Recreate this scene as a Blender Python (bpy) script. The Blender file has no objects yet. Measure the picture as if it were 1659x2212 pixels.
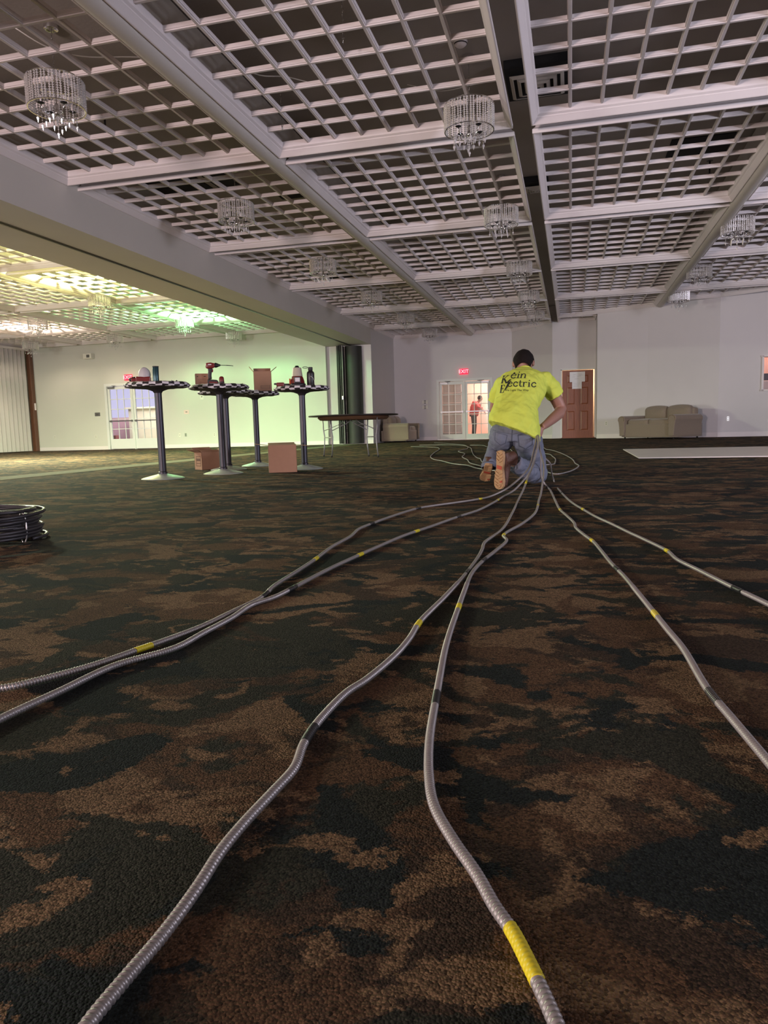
import bpy, math, random
from mathutils import Vector, Matrix, Quaternion
from mathutils.bvhtree import BVHTree
random.seed(7)
SC = bpy.context.scene
COL = SC.collection
PI = math.pi

# ---------------------------------------------------------------- camera
cam_d = bpy.data.cameras.new('camera'); cam = bpy.data.objects.new('camera', cam_d); COL.objects.link(cam)
cam_d.sensor_fit = 'VERTICAL'; cam_d.sensor_height = 24.0; cam_d.lens = 24.0 * 0.7062936
cam_d.clip_start = 0.02; cam_d.clip_end = 200
cr = Vector((0.968099, 0.249024, -0.027773)); cu = Vector((-0.002044, 0.118687, 0.992930)); cf = Vector((-0.250560, 0.961197, -0.115409))
cam.matrix_world = Matrix(((cr.x, cu.x, -cf.x, 0), (cr.y, cu.y, -cf.y, 0), (cr.z, cu.z, -cf.z, 0.498), (0, 0, 0, 1)))
SC.camera = cam
SC.view_settings.view_transform = 'Standard'; SC.view_settings.look = 'None'
SC.view_settings.gamma = 1.0; SC.view_settings.use_curve_mapping = False
SC.view_settings.exposure = 0.08

# ---------------------------------------------------------------- world
W = bpy.data.worlds.new('world'); SC.world = W; W.use_nodes = True
W.node_tree.nodes['Background'].inputs[0].default_value = (0.70, 0.68, 1.0, 1)
W.node_tree.nodes['Background'].inputs[1].default_value = 0.9

# ---------------------------------------------------------------- lights of the room, and added fill
def light(name, kind, loc, power, col, size=0.1, target=None, size_y=None, spread=None):
    d = bpy.data.lights.new(name, kind); d.energy = power; d.color = col
    if kind == 'AREA':
        d.size = size
        if size_y: d.shape = 'RECTANGLE'; d.size_y = size_y
        if spread: d.spread = spread
    elif kind in ('POINT', 'SPOT'):
        d.shadow_soft_size = size
    o = bpy.data.objects.new(name, d); COL.objects.link(o); o.location = loc
    if target is not None:
        o.rotation_euler = (Vector(target) - Vector(loc)).to_track_quat('-Z', 'Y').to_euler()
    return o
# daylight through the entrance behind the camera, and through the openings on the right
light('entrance_daylight', 'AREA', (-5.6, -8.4, 1.3), 1250, (1.0, 0.79, 0.80), 1.6, (-3.2, 8.0, 1.9), 1.9)
light('side_daylight', 'AREA', (9.6, 2.0, 1.5), 860, (0.80, 0.80, 1.0), 1.4, (2.0, 20.0, 1.9), 1.8)
# two unseen area lamps added to brighten the adjoining room
light('adjoining_fill_side', 'AREA', (-18.0, -3.0, 1.5), 900, (1.0, 1.0, 0.92), 1.6, (-8.0, 12.0, 1.8), 1.8)
light('adjoining_fill_down', 'AREA', (-12.5, 12.5, 3.5), 2500, (0.90, 1.0, 0.70), 1.0, (-12.5, 12.5, 0.0), 1.0)
# lamps burning above the ceiling lattice of the adjoining room
light('plenum_lamp_yellow', 'POINT', (-9.9, 13.6, 4.02), 520, (0.95, 1.0, 0.40), 0.07)
light('plenum_lamp_green', 'POINT', (-10.0, 18.6, 4.02), 750, (0.33, 1.0, 0.40), 0.07)
light('plenum_lamp_rose', 'POINT', (-15.6, 18.6, 4.02), 360, (1.0, 0.80, 0.64), 0.07)
light('plenum_lamp_near', 'POINT', (-9.6, 9.2, 4.02), 260, (0.95, 0.95, 0.4), 0.07)

# ---------------------------------------------------------------- mesh helpers
class MB:
    def __init__(s): s.v = []; s.f = []; s.mi = []; s.cur = 0
    def add(s, verts, faces):
        n = len(s.v); s.v += [tuple(v) for v in verts]
        for f in faces: s.f.append(tuple(i + n for i in f)); s.mi.append(s.cur)
    def box(s, c, d, rz=0.0, M=None):
        x, y, z = d[0] / 2, d[1] / 2, d[2] / 2
        vs = [Vector(p) for p in ((-x,-y,-z),(x,-y,-z),(x,y,-z),(-x,y,-z),(-x,-y,z),(x,-y,z),(x,y,z),(-x,y,z))]
        if rz: R = Matrix.Rotation(rz, 3, 'Z'); vs = [R @ v for v in vs]
        if M is not None: vs = [M @ v for v in vs]
        c = Vector(c)
        s.add([v + c for v in vs], [(3,2,1,0),(4,5,6,7),(0,1,5,4),(1,2,6,5),(2,3,7,6),(3,0,4,7)])
        return s
    def bb(s, x0, x1, y0, y1, z0, z1): return s.box(((x0+x1)/2, (y0+y1)/2, (z0+z1)/2), (abs(x1-x0), abs(y1-y0), abs(z1-z0)))
    def lathe(s, prof, seg=24, c=(0,0,0), M=None, a0=0.0, a1=2*PI):
        full = abs(a1 - a0 - 2*PI) < 1e-6; n = seg if full else seg + 1
        vs = []; c = Vector(c)
        for r, z in prof:
            for i in range(n):
                a = a0 + (a1 - a0) * i / seg
                p = Vector((r*math.cos(a), r*math.sin(a), z))
                if M is not None: p = M @ p
                vs.append(p + c)
        fs = []
        for j in range(len(prof)-1):
            for i in range(seg):
                k = (i+1) % n
                fs.append((j*n+i, j*n+k, (j+1)*n+k, (j+1)*n+i))
        if full and tuple(prof[0]) != tuple(prof[-1]):
            if prof[0][0] > 1e-5: fs.append(tuple(range(n))[::-1])
            if prof[-1][0] > 1e-5: fs.append(tuple((len(prof)-1)*n+i for i in range(n)))
        s.add(vs, fs); return s
    def tube(s, pts, r, seg=8, cap=True, up=None):
        pts = [Vector(p) for p in pts]; n = len(pts)
        rs = r if isinstance(r, (list, tuple)) else [r]*n
        T = []
        for i in range(n):
            t = pts[min(i+1, n-1)] - pts[max(i-1, 0)]
            T.append(t.normalized() if t.length > 1e-9 else Vector((0,0,1)))
        a = up or (Vector((0,0,1)) if abs(T[0].z) < .9 else Vector((1,0,0)))
        U = (a - T[0]*a.dot(T[0])).normalized(); vs = []
        for i in range(n):
            U = (U - T[i]*U.dot(T[i])).normalized(); V = T[i].cross(U)
            rr = rs[i]; ru, rv = rr if isinstance(rr, tuple) else (rr, rr)
            for k in range(seg):
                an = 2*PI*k/seg; vs.append(pts[i] + U*(ru*math.cos(an)) + V*(rv*math.sin(an)))
        fs = []
        for i in range(n-1):
            for k in range(seg):
                k2 = (k+1) % seg; fs.append((i*seg+k, i*seg+k2, (i+1)*seg+k2, (i+1)*seg+k))
        if cap: fs.append(tuple(range(seg))[::-1]); fs.append(tuple((n-1)*seg+k for k in range(seg)))
        s.add(vs, fs); return s
    def ell(s, c, r, seg=16, rings=10, M=None):
        prof = [(max(1e-6, math.sin(PI*j/rings)), -math.cos(PI*j/rings)) for j in range(rings+1)]
        c = Vector(c); vs = []; fs = []
        for pr, pz in prof:
            for i in range(seg):
                a = 2*PI*i/seg; p = Vector((pr*math.cos(a)*r[0], pr*math.sin(a)*r[1], pz*r[2]))
                if M is not None: p = M @ p
                vs.append(p + c)
        for j in range(rings):
            for i in range(seg):
                k = (i+1) % seg; fs.append((j*seg+i, j*seg+k, (j+1)*seg+k, (j+1)*seg+i))
        s.add(vs, fs); return s
    def prism(s, poly, z0, z1, M=None, c=(0,0,0)):
        n = len(poly); c = Vector(c)
        vs = [Vector((x, y, z0)) for x, y in poly] + [Vector((x, y, z1)) for x, y in poly]
        if M is not None: vs = [M @ v for v in vs]
        s.add([v + c for v in vs], [tuple(range(n))[::-1], tuple(range(n, 2*n))] + [(i, (i+1) % n, n+(i+1) % n, n+i) for i in range(n)])
        return s
    def sweep(s, poly, prof):
        """closed profile (inset, z) mitred round a convex CCW polygon"""
        rings = [[(x, y, z) for x, y in inset(poly, i)] for i, z in prof]
        n = len(poly); m = len(prof); vs = [p for r in rings for p in r]; fs = []
        for j in range(m):
            j2 = (j+1) % m
            for i in range(n):
                i2 = (i+1) % n; fs.append((j*n+i, j*n+i2, j2*n+i2, j2*n+i))
        s.add(vs, fs); return s
    def obj(s, name, mats, parent=None, smooth=False, bevel=0, loc=None, auto=None):
        me = bpy.data.meshes.new(name); me.from_pydata(s.v, [], s.f); me.validate()
        mats = mats if isinstance(mats, (list, tuple)) else [mats]
        for m in mats: me.materials.append(m)
        if len(me.polygons) == len(s.mi): me.polygons.foreach_set('material_index', s.mi)
        me.update()
        o = bpy.data.objects.new(name, me); COL.objects.link(o)
        if parent: o.parent = parent
        if loc: o.location = loc
        if smooth: me.polygons.foreach_set('use_smooth', [True]*len(me.polygons))
        if auto: me.set_sharp_from_angle(angle=math.radians(auto))
        if bevel:
            b = o.modifiers.new('bevel', 'BEVEL'); b.width = bevel; b.segments = 2; b.limit_method = 'ANGLE'
        return o
def inset(poly, d):
    n = len(poly); out = []
    for i in range(n):
        p0 = Vector(poly[i-1]); p = Vector(poly[i]); p2 = Vector(poly[(i+1) % n])
        e1 = (p - p0).normalized(); e2 = (p2 - p).normalized()
        n1 = Vector((-e1.y, e1.x)); n2 = Vector((-e2.y, e2.x))
        k = 1 + n1.dot(n2); q = p + (n1 + n2) * (d / max(k, .2)); out.append((q.x, q.y))
    return out
def clip(poly, a, b):
    """keep the part left of the directed line a->b"""
    def sd(p): return (b[0]-a[0])*(p[1]-a[1]) - (b[1]-a[1])*(p[0]-a[0])
    out = []
    for i in range(len(poly)):
        p, q = poly[i], poly[(i+1) % len(poly)]; sp, sq = sd(p), sd(q)
        if sp >= 0: out.append(p)
        if sp*sq < 0:
            t = sp/(sp-sq); out.append((p[0]+(q[0]-p[0])*t, p[1]+(q[1]-p[1])*t))
    return out
def tag(o, label=None, cat=None, group=None, kind=None):
    if label: o['label'] = label
    if cat: o['category'] = cat
    if group: o['group'] = group
    if kind: o['kind'] = kind
    return o
def thing(name, loc=(0,0,0), rz=0.0, label=None, cat=None, group=None):
    o = bpy.data.objects.new(name, None); COL.objects.link(o); o.location = loc; o.rotation_euler = (0,0,rz)
    o.empty_display_size = .1
    return tag(o, label, cat, group)
KIDS = {}
def dup(root, loc, rz=None, label=None):
    """copy a thing, its parts and their sub-parts"""
    def rec(o, par):
        c = o.copy(); COL.objects.link(c)
        if par is not None: c.parent = par
        for ch in list(o.children): rec(ch, c)
        return c
    c = rec(root, None); c.location = loc
    if rz is not None: c.rotation_euler = (0,0,rz)
    if label: c['label'] = label
    return c
def struct(mb, name, mats, **k):
    o = mb.obj(name, mats, **k); o['kind'] = 'structure'; return o

# ---------------------------------------------------------------- materials
def pm(name, col, rough=.6, metal=0.0, var=.10, scale=6.0, bump=0.0, bscale=80.0, emit=0.0, ecol=None, coat=0.0, trans=0.0, spec=None, sheen=0.0, stretch=None):
    m = bpy.data.materials.new(name); m.use_nodes = True; nt = m.node_tree; N = nt.nodes; L = nt.links
    b = N['Principled BSDF']; b.inputs['Roughness'].default_value = rough; b.inputs['Metallic'].default_value = metal
    tc = N.new('ShaderNodeTexCoord'); co = tc.outputs['Object']
    if stretch:
        mp = N.new('ShaderNodeMapping'); mp.inputs['Scale'].default_value = stretch; L.new(co, mp.inputs[0]); co = mp.outputs[0]
    if var > 0:
        n = N.new('ShaderNodeTexNoise'); n.inputs['Scale'].default_value = scale; n.inputs['Detail'].default_value = 4; L.new(co, n.inputs['Vector'])
        mx = N.new('ShaderNodeMix'); mx.data_type = 'RGBA'
        mx.inputs[6].default_value = tuple(c*(1-var) for c in col)+(1,); mx.inputs[7].default_value = tuple(min(1, c*(1+var)) for c in col)+(1,)
        L.new(n.outputs[0], mx.inputs[0]); L.new(mx.outputs[2], b.inputs['Base Color'])
    else: b.inputs['Base Color'].default_value = tuple(col)+(1,)
    if bump:
        n2 = N.new('ShaderNodeTexNoise'); n2.inputs['Scale'].default_value = bscale; n2.inputs['Detail'].default_value = 3; L.new(co, n2.inputs['Vector'])
        bp = N.new('ShaderNodeBump'); bp.inputs['Strength'].default_value = bump; bp.inputs['Distance'].default_value = .02
        L.new(n2.outputs[0], bp.inputs['Height']); L.new(bp.outputs[0], b.inputs['Normal'])
    if emit: b.inputs['Emission Color'].default_value = tuple(ecol or col)+(1,); b.inputs['Emission Strength'].default_value = emit
    if coat: b.inputs['Coat Weight'].default_value = coat
    if trans: b.inputs['Transmission Weight'].default_value = trans
    if spec is not None: b.inputs['Specular IOR Level'].default_value = spec
    if sheen: b.inputs['Sheen Weight'].default_value = sheen
    return m
M_wall = pm('painted_wall', (.655,.62,.605), .75, var=.04, scale=1.2, bump=.05, bscale=60)
M_wall2 = pm('cream_painted_wall', (.60,.59,.515), .75, var=.04, scale=1.2, bump=.05, bscale=60)
M_white = pm('white_trim_paint', (.78,.715,.69), .5, var=.04, scale=3)
M_rib = pm('white_lattice_paint', (.74,.68,.655), .5, var=.06, scale=2)
M_plen = pm('plenum_drywall', (.36,.325,.29), .85, var=.16, scale=1.4, bump=.1, bscale=30)  # white drywall, its lack of light put into the grey
M_hole_dark = pm('hole_dark', (.012,.012,.012), .9, var=0)  # near-black colour standing for the unlit inside of openings
M_soffit = pm('soffit_paint', (.60,.56,.50), .7, var=.05, scale=1.5)
M_chrome = pm('chrome', (.75,.74,.74), .12, 1.0, var=.03)
M_black = pm('black_enamel', (.012,.011,.011), .35, var=.1)
M_dark = pm('black_plastic', (.02,.018,.018), .5, var=.1)
M_glass = pm('door_glass', (.9,.95,.95), .03, var=0)
def glass_fix(m, fac=.88):
    nt = m.node_tree; b = nt.nodes['Principled BSDF']; out = nt.nodes['Material Output']
    t = nt.nodes.new('ShaderNodeBsdfTransparent'); g = nt.nodes.new('ShaderNodeBsdfGlossy'); g.inputs['Roughness'].default_value = .05
    mx = nt.nodes.new('ShaderNodeMixShader'); mx.inputs[0].default_value = 1-fac
    nt.links.new(t.outputs[0], mx.inputs[1]); nt.links.new(g.outputs[0], mx.inputs[2]); nt.links.new(mx.outputs[0], out.inputs[0])
glass_fix(M_glass, .92)

def carpet():
    m = bpy.data.materials.new('patterned_carpet'); m.use_nodes = True; nt = m.node_tree; N = nt.nodes; L = nt.links
    b = N['Principled BSDF']; b.inputs['Roughness'].default_value = .95; b.inputs['Specular IOR Level'].default_value = .12
    tc = N.new('ShaderNodeTexCoord')
    # ragged edges: push the lookup about by tuft-sized noise
    nz = N.new('ShaderNodeTexNoise'); nz.inputs['Scale'].default_value = 45; nz.inputs['Detail'].default_value = 5; nz.inputs['Roughness'].default_value = .75; L.new(tc.outputs['Object'], nz.inputs['Vector'])
    sub = N.new('ShaderNodeVectorMath'); sub.operation = 'SUBTRACT'; sub.inputs[1].default_value = (.5,.5,.5); L.new(nz.outputs['Color'], sub.inputs[0])
    scl = N.new('ShaderNodeVectorMath'); scl.operation = 'SCALE'; scl.inputs['Scale'].default_value = .055; L.new(sub.outputs[0], scl.inputs[0])
    add = N.new('ShaderNodeVectorMath'); add.operation = 'ADD'; L.new(tc.outputs['Object'], add.inputs[0]); L.new(scl.outputs[0], add.inputs[1])
    def noise(off, sc, det=4, dist=.9):
        mp = N.new('ShaderNodeMapping'); mp.inputs['Location'].default_value = off; mp.inputs['Scale'].default_value = (1.0, 1.35, 1); L.new(add.outputs[0], mp.inputs[0])
        n = N.new('ShaderNodeTexNoise'); n.inputs['Scale'].default_value = sc; n.inputs['Detail'].default_value = det; n.inputs['Distortion'].default_value = dist
        n.inputs['Roughness'].default_value = .55; L.new(mp.outputs[0], n.inputs['Vector']); return n.outputs[0]
    def step(src, lo, hi):
        r = N.new('ShaderNodeMapRange'); r.inputs[1].default_value = lo; r.inputs[2].default_value = hi; r.clamp = True; L.new(src, r.inputs[0]); return r.outputs[0]
    def mix(fac, a, c):
        mx = N.new('ShaderNodeMix'); mx.data_type = 'RGBA'; L.new(fac, mx.inputs[0])
        for i, s in ((6, a), (7, c)):
            if isinstance(s, tuple): mx.inputs[i].default_value = s+(1,)
            else: L.new(s, mx.inputs[i])
        return mx.outputs[2]
    brown = (.090,.050,.028); dbrown = (.048,.031,.021); tan = (.160,.100,.056); green = (.027,.027,.020); teal = (.014,.018,.018)
    c = mix(step(noise((3,1,0), 3.8), .47, .50), dbrown, brown)
    c = mix(step(noise((11,7,0), 3.6), .535, .555), c, tan)
    c = mix(step(noise((5,17,0), 2.7), .525, .545), c, green)
    c = mix(step(noise((23,9,0), 3.6), .555, .575), c, teal)
    c = mix(step(noise((31,19,0), 6.5), .60, .62), c, tan)
    # tuft to tuft variation
    vo = N.new('ShaderNodeTexVoronoi'); vo.inputs['Scale'].default_value = 330; L.new(tc.outputs['Object'], vo.inputs['Vector'])
    sp = N.new('ShaderNodeSeparateColor'); L.new(vo.outputs['Color'], sp.inputs[0])
    mr = N.new('ShaderNodeMapRange'); mr.inputs[3].default_value = .40; mr.inputs[4].default_value = 1.70; L.new(sp.outputs[0], mr.inputs[0])
    n4 = N.new('ShaderNodeTexNoise'); n4.inputs['Scale'].default_value = 1.3; n4.inputs['Detail'].default_value = 5; L.new(tc.outputs['Object'], n4.inputs['Vector'])
    mr2 = N.new('ShaderNodeMapRange'); mr2.inputs[1].default_value = .3; mr2.inputs[2].default_value = .7; mr2.inputs[3].default_value = .75; mr2.inputs[4].default_value = 1.25; L.new(n4.outputs[0], mr2.inputs[0])
    mu = N.new('ShaderNodeMath'); mu.operation = 'MULTIPLY'; L.new(mr.outputs[0], mu.inputs[0]); L.new(mr2.outputs[0], mu.inputs[1])
    vs = N.new('ShaderNodeVectorMath'); vs.operation = 'SCALE'; L.new(c, vs.inputs[0]); L.new(mu.outputs[0], vs.inputs['Scale'])
    L.new(vs.outputs[0], b.inputs['Base Color'])
    n5 = N.new('ShaderNodeTexNoise'); n5.inputs['Scale'].default_value = 190; n5.inputs['Detail'].default_value = 3; L.new(tc.outputs['Object'], n5.inputs['Vector'])
    ad = N.new('ShaderNodeMath'); ad.operation = 'SUBTRACT'; L.new(n5.outputs[0], ad.inputs[0]); L.new(vo.outputs['Distance'], ad.inputs[1])
    bp = N.new('ShaderNodeBump'); bp.inputs['Strength'].default_value = 1.0; bp.inputs['Distance'].default_value = .0045; L.new(ad.outputs[0], bp.inputs['Height']); L.new(bp.outputs[0], b.inputs['Normal'])
    return m
M_carpet = carpet()

# ---------------------------------------------------------------- floor, ceiling slab, walls
ZC = 3.708          # underside of the hanging ceiling trays
ZP = 4.24           # drywall above them
struct(MB().bb(-20.5, 11, -9, 28.5, -.2, 0), 'floor', M_carpet)
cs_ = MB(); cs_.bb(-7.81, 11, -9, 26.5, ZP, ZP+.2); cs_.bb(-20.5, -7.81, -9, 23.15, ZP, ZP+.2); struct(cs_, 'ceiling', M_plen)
def wallseg(name, p0, p1, z1, mat, openings=(), th=.2, z0=0.0):
    """wall whose room face runs p0->p1 (room on the left), with openings (s0, s1, zb, zt)"""
    p0, p1 = Vector(p0), Vector(p1); d = (p1-p0); L_ = d.length; e = d/L_; nrm = Vector((e.y, -e.x)); mb = MB(); a = math.atan2(e.y, e.x)
    def piece(s0, s1, zb, zt):
        if s1-s0 < 1e-4 or zt-zb < 1e-4: return
        c = p0 + e*((s0+s1)/2) + nrm*(th/2); mb.box((c.x, c.y, (zb+zt)/2), (s1-s0, th, zt-zb), a)
    s = 0.0
    for s0, s1, zb, zt in sorted(openings):
        piece(s, s0, z0, z1); piece(s0, s1, z0, zb); piece(s0, s1, zt, z1); s = s1
    piece(s, L_, z0, z1)
    return struct(mb, name, mat)
WX = [(-6.298,26.2), (-2.03,26.2), (-.60,24.45), (.75,24.45), (.75,23.1), (2.13,22.45), (3.85,21.45), (6.6,21.1), (11,20.9)]
# the room lies to the -Y side, so walk the walls from right to left
wallseg('wall_far', WX[1], WX[0], ZP, M_wall, [(1.52-.78+.03, 2.68, -1, 2.13)])
wallseg('wall_far_diagonal', WX[2], WX[1], ZP, M_wall)
wallseg('wall_recess', WX[3], WX[2], ZP, M_wall, [(.03, 1.05, -1, 2.19)])
wallseg('wall_recess_side', WX[4], WX[3], ZP, M_wall)
wallseg('wall_right_near_door', WX[5], WX[4], ZP, M_wall)
wallseg('wall_right_behind_sofa', WX[6], WX[5], ZP, M_wall)
wallseg("wall_right_bay", WX[7], WX[6], ZP, M_wall, [(.33, 1.73, 1.215, 2.09)])
wallseg('wall_right_opening', WX[8], WX[7], ZP, M_wall)
struct(MB().bb(10.8, 11.0, -9, 21.2, 0, ZP), 'wall_right', M_wall)
struct(MB().bb(-20.5, 11, -9.2, -9, 0, ZP), 'wall_back', M_wall)
struct(MB().bb(-7.81, -6.298, 23.07, 26.4, 0, ZP), 'wall_left', M_wall)
wallseg('wall_adjoining_far', (-7.8,22.9), (-20.4,22.9), ZP, M_wall2, [(6.24, 8.30, -1, 2.26)])
struct(MB().bb(-20.5, -20.3, -9, 23, 0, ZP), 'wall_adjoining_left', M_wall2)
# header beam between the two rooms, with the partition track under it
hb = MB(); hb.bb(-7.81, -6.298, -9, 23.07, 3.2, ZP)
struct(hb, 'trim_1', M_soffit)
tr = MB(); tr.bb(-6.99, -6.955, -9, 23.0, 3.188, 3.202); tr.bb(-6.955, -6.925, -9, 23.0, 3.194, 3.202)
tag(tr.obj('partition_track', M_black), 'thin dark track line running along the underside of the header beam', 'track')
# baseboards
def base(name, p0, p1, h=.11, t=.015):
    p0, p1 = Vector(p0), Vector(p1); e = (p1-p0).normalized(); nrm = Vector((-e.y, e.x)); c = (p0+p1)/2 + nrm*t/2
    mb = MB(); mb.box((c.x, c.y, h/2), ((p1-p0).length, t, h), math.atan2(e.y, e.x))
    c2 = (p0+p1)/2 + nrm*t*.35; mb.box((c2.x, c2.y, h+.008), ((p1-p0).length, t*.7, .016), math.atan2(e.y, e.x))
    struct(mb, name, M_white)
base('baseboard_adjoining_left', (-16.08,22.9), (-19.4,22.9)); base('baseboard_adjoining_right', (-7.82,22.9), (-14.06,22.9))
base('baseboard_far_left', (-4.72,26.2), (-6.29,26.2)); base('baseboard_far_right', (-2.04,26.2), (-2.78,26.2)); base('baseboard_diagonal', WX[2], WX[1])
base('baseboard_right_near_door', WX[5], WX[4]); base('baseboard_sofa', WX[6], WX[5]); base('baseboard_bay', WX[7], WX[6]); base('baseboard_right', WX[8], WX[7])
base('baseboard_jamb', (-6.30,23.07), (-7.8,23.07))
# plain carpet strip in the floor under the partition track
bs = MB(); bs.bb(-7.18, -6.62, -8, 22.8, .0, .004)
struct(bs, 'trim_2', pm('plain_carpet_strip', (.13,.115,.065), .95, var=.2, scale=40, bump=.6, bscale=200))

# ---------------------------------------------------------------- hanging ceiling trays
PROF = [(0,0),(.012,-.002),(.020,.004),(.058,.052),(.062,.056),(.064,.066),(.084,.082),(.088,.100),(.088,.150),(.050,.150),(.030,.075),(.0,.045)]
PROF = [(i, ZC+z) for i, z in PROF]
def tray(rect, clips, label, cat='ceiling tray', nx=8, ny=8, group=None):
    x0, x1, y0, y1 = rect; poly = [(x0,y0),(x1,y0),(x1,y1),(x0,y1)]
    for a, b in clips: poly = clip(poly, a, b)
    if len(poly) < 3: return None
    cx, cy = (x0+x1)/2, (y0+y1)/2
    t = thing('ceiling_tray', (cx, cy, ZC), 0, label, cat, group)
    L0 = [(x-cx, y-cy) for x, y in poly]
    mb = MB(); mb.sweep(L0, [(i, z-ZC) for i, z in PROF]); mb.obj('crown_frame', M_white, t)
    inn = inset(L0, .085); lb = MB(); za, zb = .100, .146
    def bar(px0, px1, py0, py1, z0, z1):
        q = [(px0,py0),(px1,py0),(px1,py1),(px0,py1)]; n = len(inn)
        for i in range(n): q = clip(q, inn[i], inn[(i+1) % n])
        if len(q) >= 3: lb.prism(q, z0, z1)
    hx, hy = (x1-x0)/2-.085, (y1-y0)/2-.085
    for i in range(1, nx):
        x = -hx + 2*hx*i/nx; bar(x-.012, x+.012, -hy, hy, za, za+.012); bar(x-.020, x+.020, -hy, hy, za+.012, zb)
    for j in range(1, ny):
        y = -hy + 2*hy*j/ny; bar(-hx, hx, y-.012, y+.012, za+.001, za+.012); bar(-hx, hx, y-.020, y+.020, za+.0125, zb+.001)
    lb.obj('lattice', M_rib, t)
    return t
MCOL = [(-6.298,-3.58,'beside the header beam'), (-3.368,-.625,'left of the open slot'), (-.428,2.327,'just right of the open slot'), (2.521,5.27,'right of the second round beam'), (5.47,8.2,'farthest right')]
ROWS = [(1.05,4.65,'overhead'), (4.85,8.444,'nearest'), (8.651,12.232,'second'), (12.455,16.049,'third'), (16.243,19.854,'fourth'), (20.05,23.40,'fifth'), (23.60,26.19,'last')]
VIS = {0:[1,2,3,4,5,6], 1:[0,1,2,3,4,5,6], 2:[0,1,2,3,4,5], 3:[1,2,3,4,5], 4:[3,4,5]}
for ci, (x0, x1, cd) in enumerate(MCOL):
    for ri, (y0, y1, rd) in enumerate(ROWS):
        if ri not in VIS[ci]: continue
        cl = []
        if ri >= 5:
            if ci == 1: cl.append((WX[2], WX[1]))
            if ci == 2: cl.append((WX[5], WX[4]))
            if ci == 3: cl += [(WX[6], WX[5]), (WX[7], WX[6])]
            if ci == 4: cl.append((WX[8], WX[7]))
        tray((x0, x1, y0, y1), cl, f'white lattice ceiling tray {cd}, {rd} along the hall', group='lattice trays hanging over the main hall')
tray((-.428, .74, 23.42, 24.44), [], 'small white crown tray over the recess of the wooden door', nx=3, ny=3)
ACOL = [(-10.85,-8.05,'beside the header beam'), (-13.8,-11.05,'second from the header beam'), (-16.75,-14.0,'third from the header beam'), (-19.3,-16.95,'beside the folding partition')]
AROW = [(8.651,12.232,'nearest'), (12.455,16.049,'second'), (16.243,19.854,'third'), (20.05,22.6,'farthest')]
for ci, (x0, x1, cd) in enumerate(ACOL):
    for ri, (y0, y1, rd) in enumerate(AROW):
        if ri == 0 and ci > 1: continue
        tray((x0, x1, y0, y1), [], f'lamp-lit lattice tray in the adjoining room, {cd}, {rd} one', group='lattice trays in the adjoining room')
# rounded beams between tray columns
for x, lab in ((-3.474, 'round-bottomed beam running between the two left columns of ceiling trays'), (2.424, 'round-bottomed beam running between the two right columns of ceiling trays')):
    mb = MB(); n = 14; r = .102
    pr = [(x-r, ZP-.01)] + [(x - r*math.cos(PI*i/n), ZC+.035-.085*math.sin(PI*i/n)) for i in range(n+1)] + [(x+r, ZP-.01)]
    y0, y1 = -8.9, (26.19 if x < 0 else 22.26); m = len(pr)
    mb.add([(a, y0, b) for a, b in pr] + [(a, y1, b) for a, b in pr], [(i, i+1, m+i+1, m+i) for i in range(m-1)] + [tuple(range(m))[::-1], tuple(range(m, 2*m))])
    o = mb.obj('trim_3' if x < 0 else 'trim_4', M_soffit, smooth=True, auto=40); o['kind'] = 'structure'
# near-black panels, painted as the dark of missing drywall tiles above the lattice
k = 5
for x0, x1, y0, y1 in ((-6.25,-5.35,9.9,10.75), (-5.25,-4.9,10.1,10.7), (1.3,2.1,10.9,11.7), (-4.55,-4.1,11.2,11.5), (-5.9,-5.2,17.2,18.1), (-5.9,-5.4,21.0,21.7)):
    o = MB().bb(x0, x1, y0, y1, ZP-.012, ZP+.001).obj(f'trim_{k}', M_hole_dark); o['kind'] = 'structure'; k += 1
# air diffusers
def diffuser(cx, cy, w, label):
    t = thing('air_diffuser', (cx, cy, ZP-.09), 0, label, 'air vent', )
    b = MB(); b.box((0,0,.045), (w+.10, w+.22, .088)); b.obj('duct_box', M_hole_dark, t)
    for i, s in enumerate((1.0, .74, .48, .24)):
        q = MB(); a = w/2*s
        q.sweep([(-a,-a),(a,-a),(a,a),(-a,a)], [(0,-.03-.006*i),(.035,-.052-.006*i),(.040,-.048-.006*i),(.008,-.024-.006*i)])
        q.obj('vane', M_soffit, t)
    return t
diffuser(-.36, 8.45, .56, 'square louvred air diffuser above the lattice by the nearest chandeliers')
diffuser(-.55, 12.0, .30, 'small grey air diffuser in the open slot between tray columns')

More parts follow.
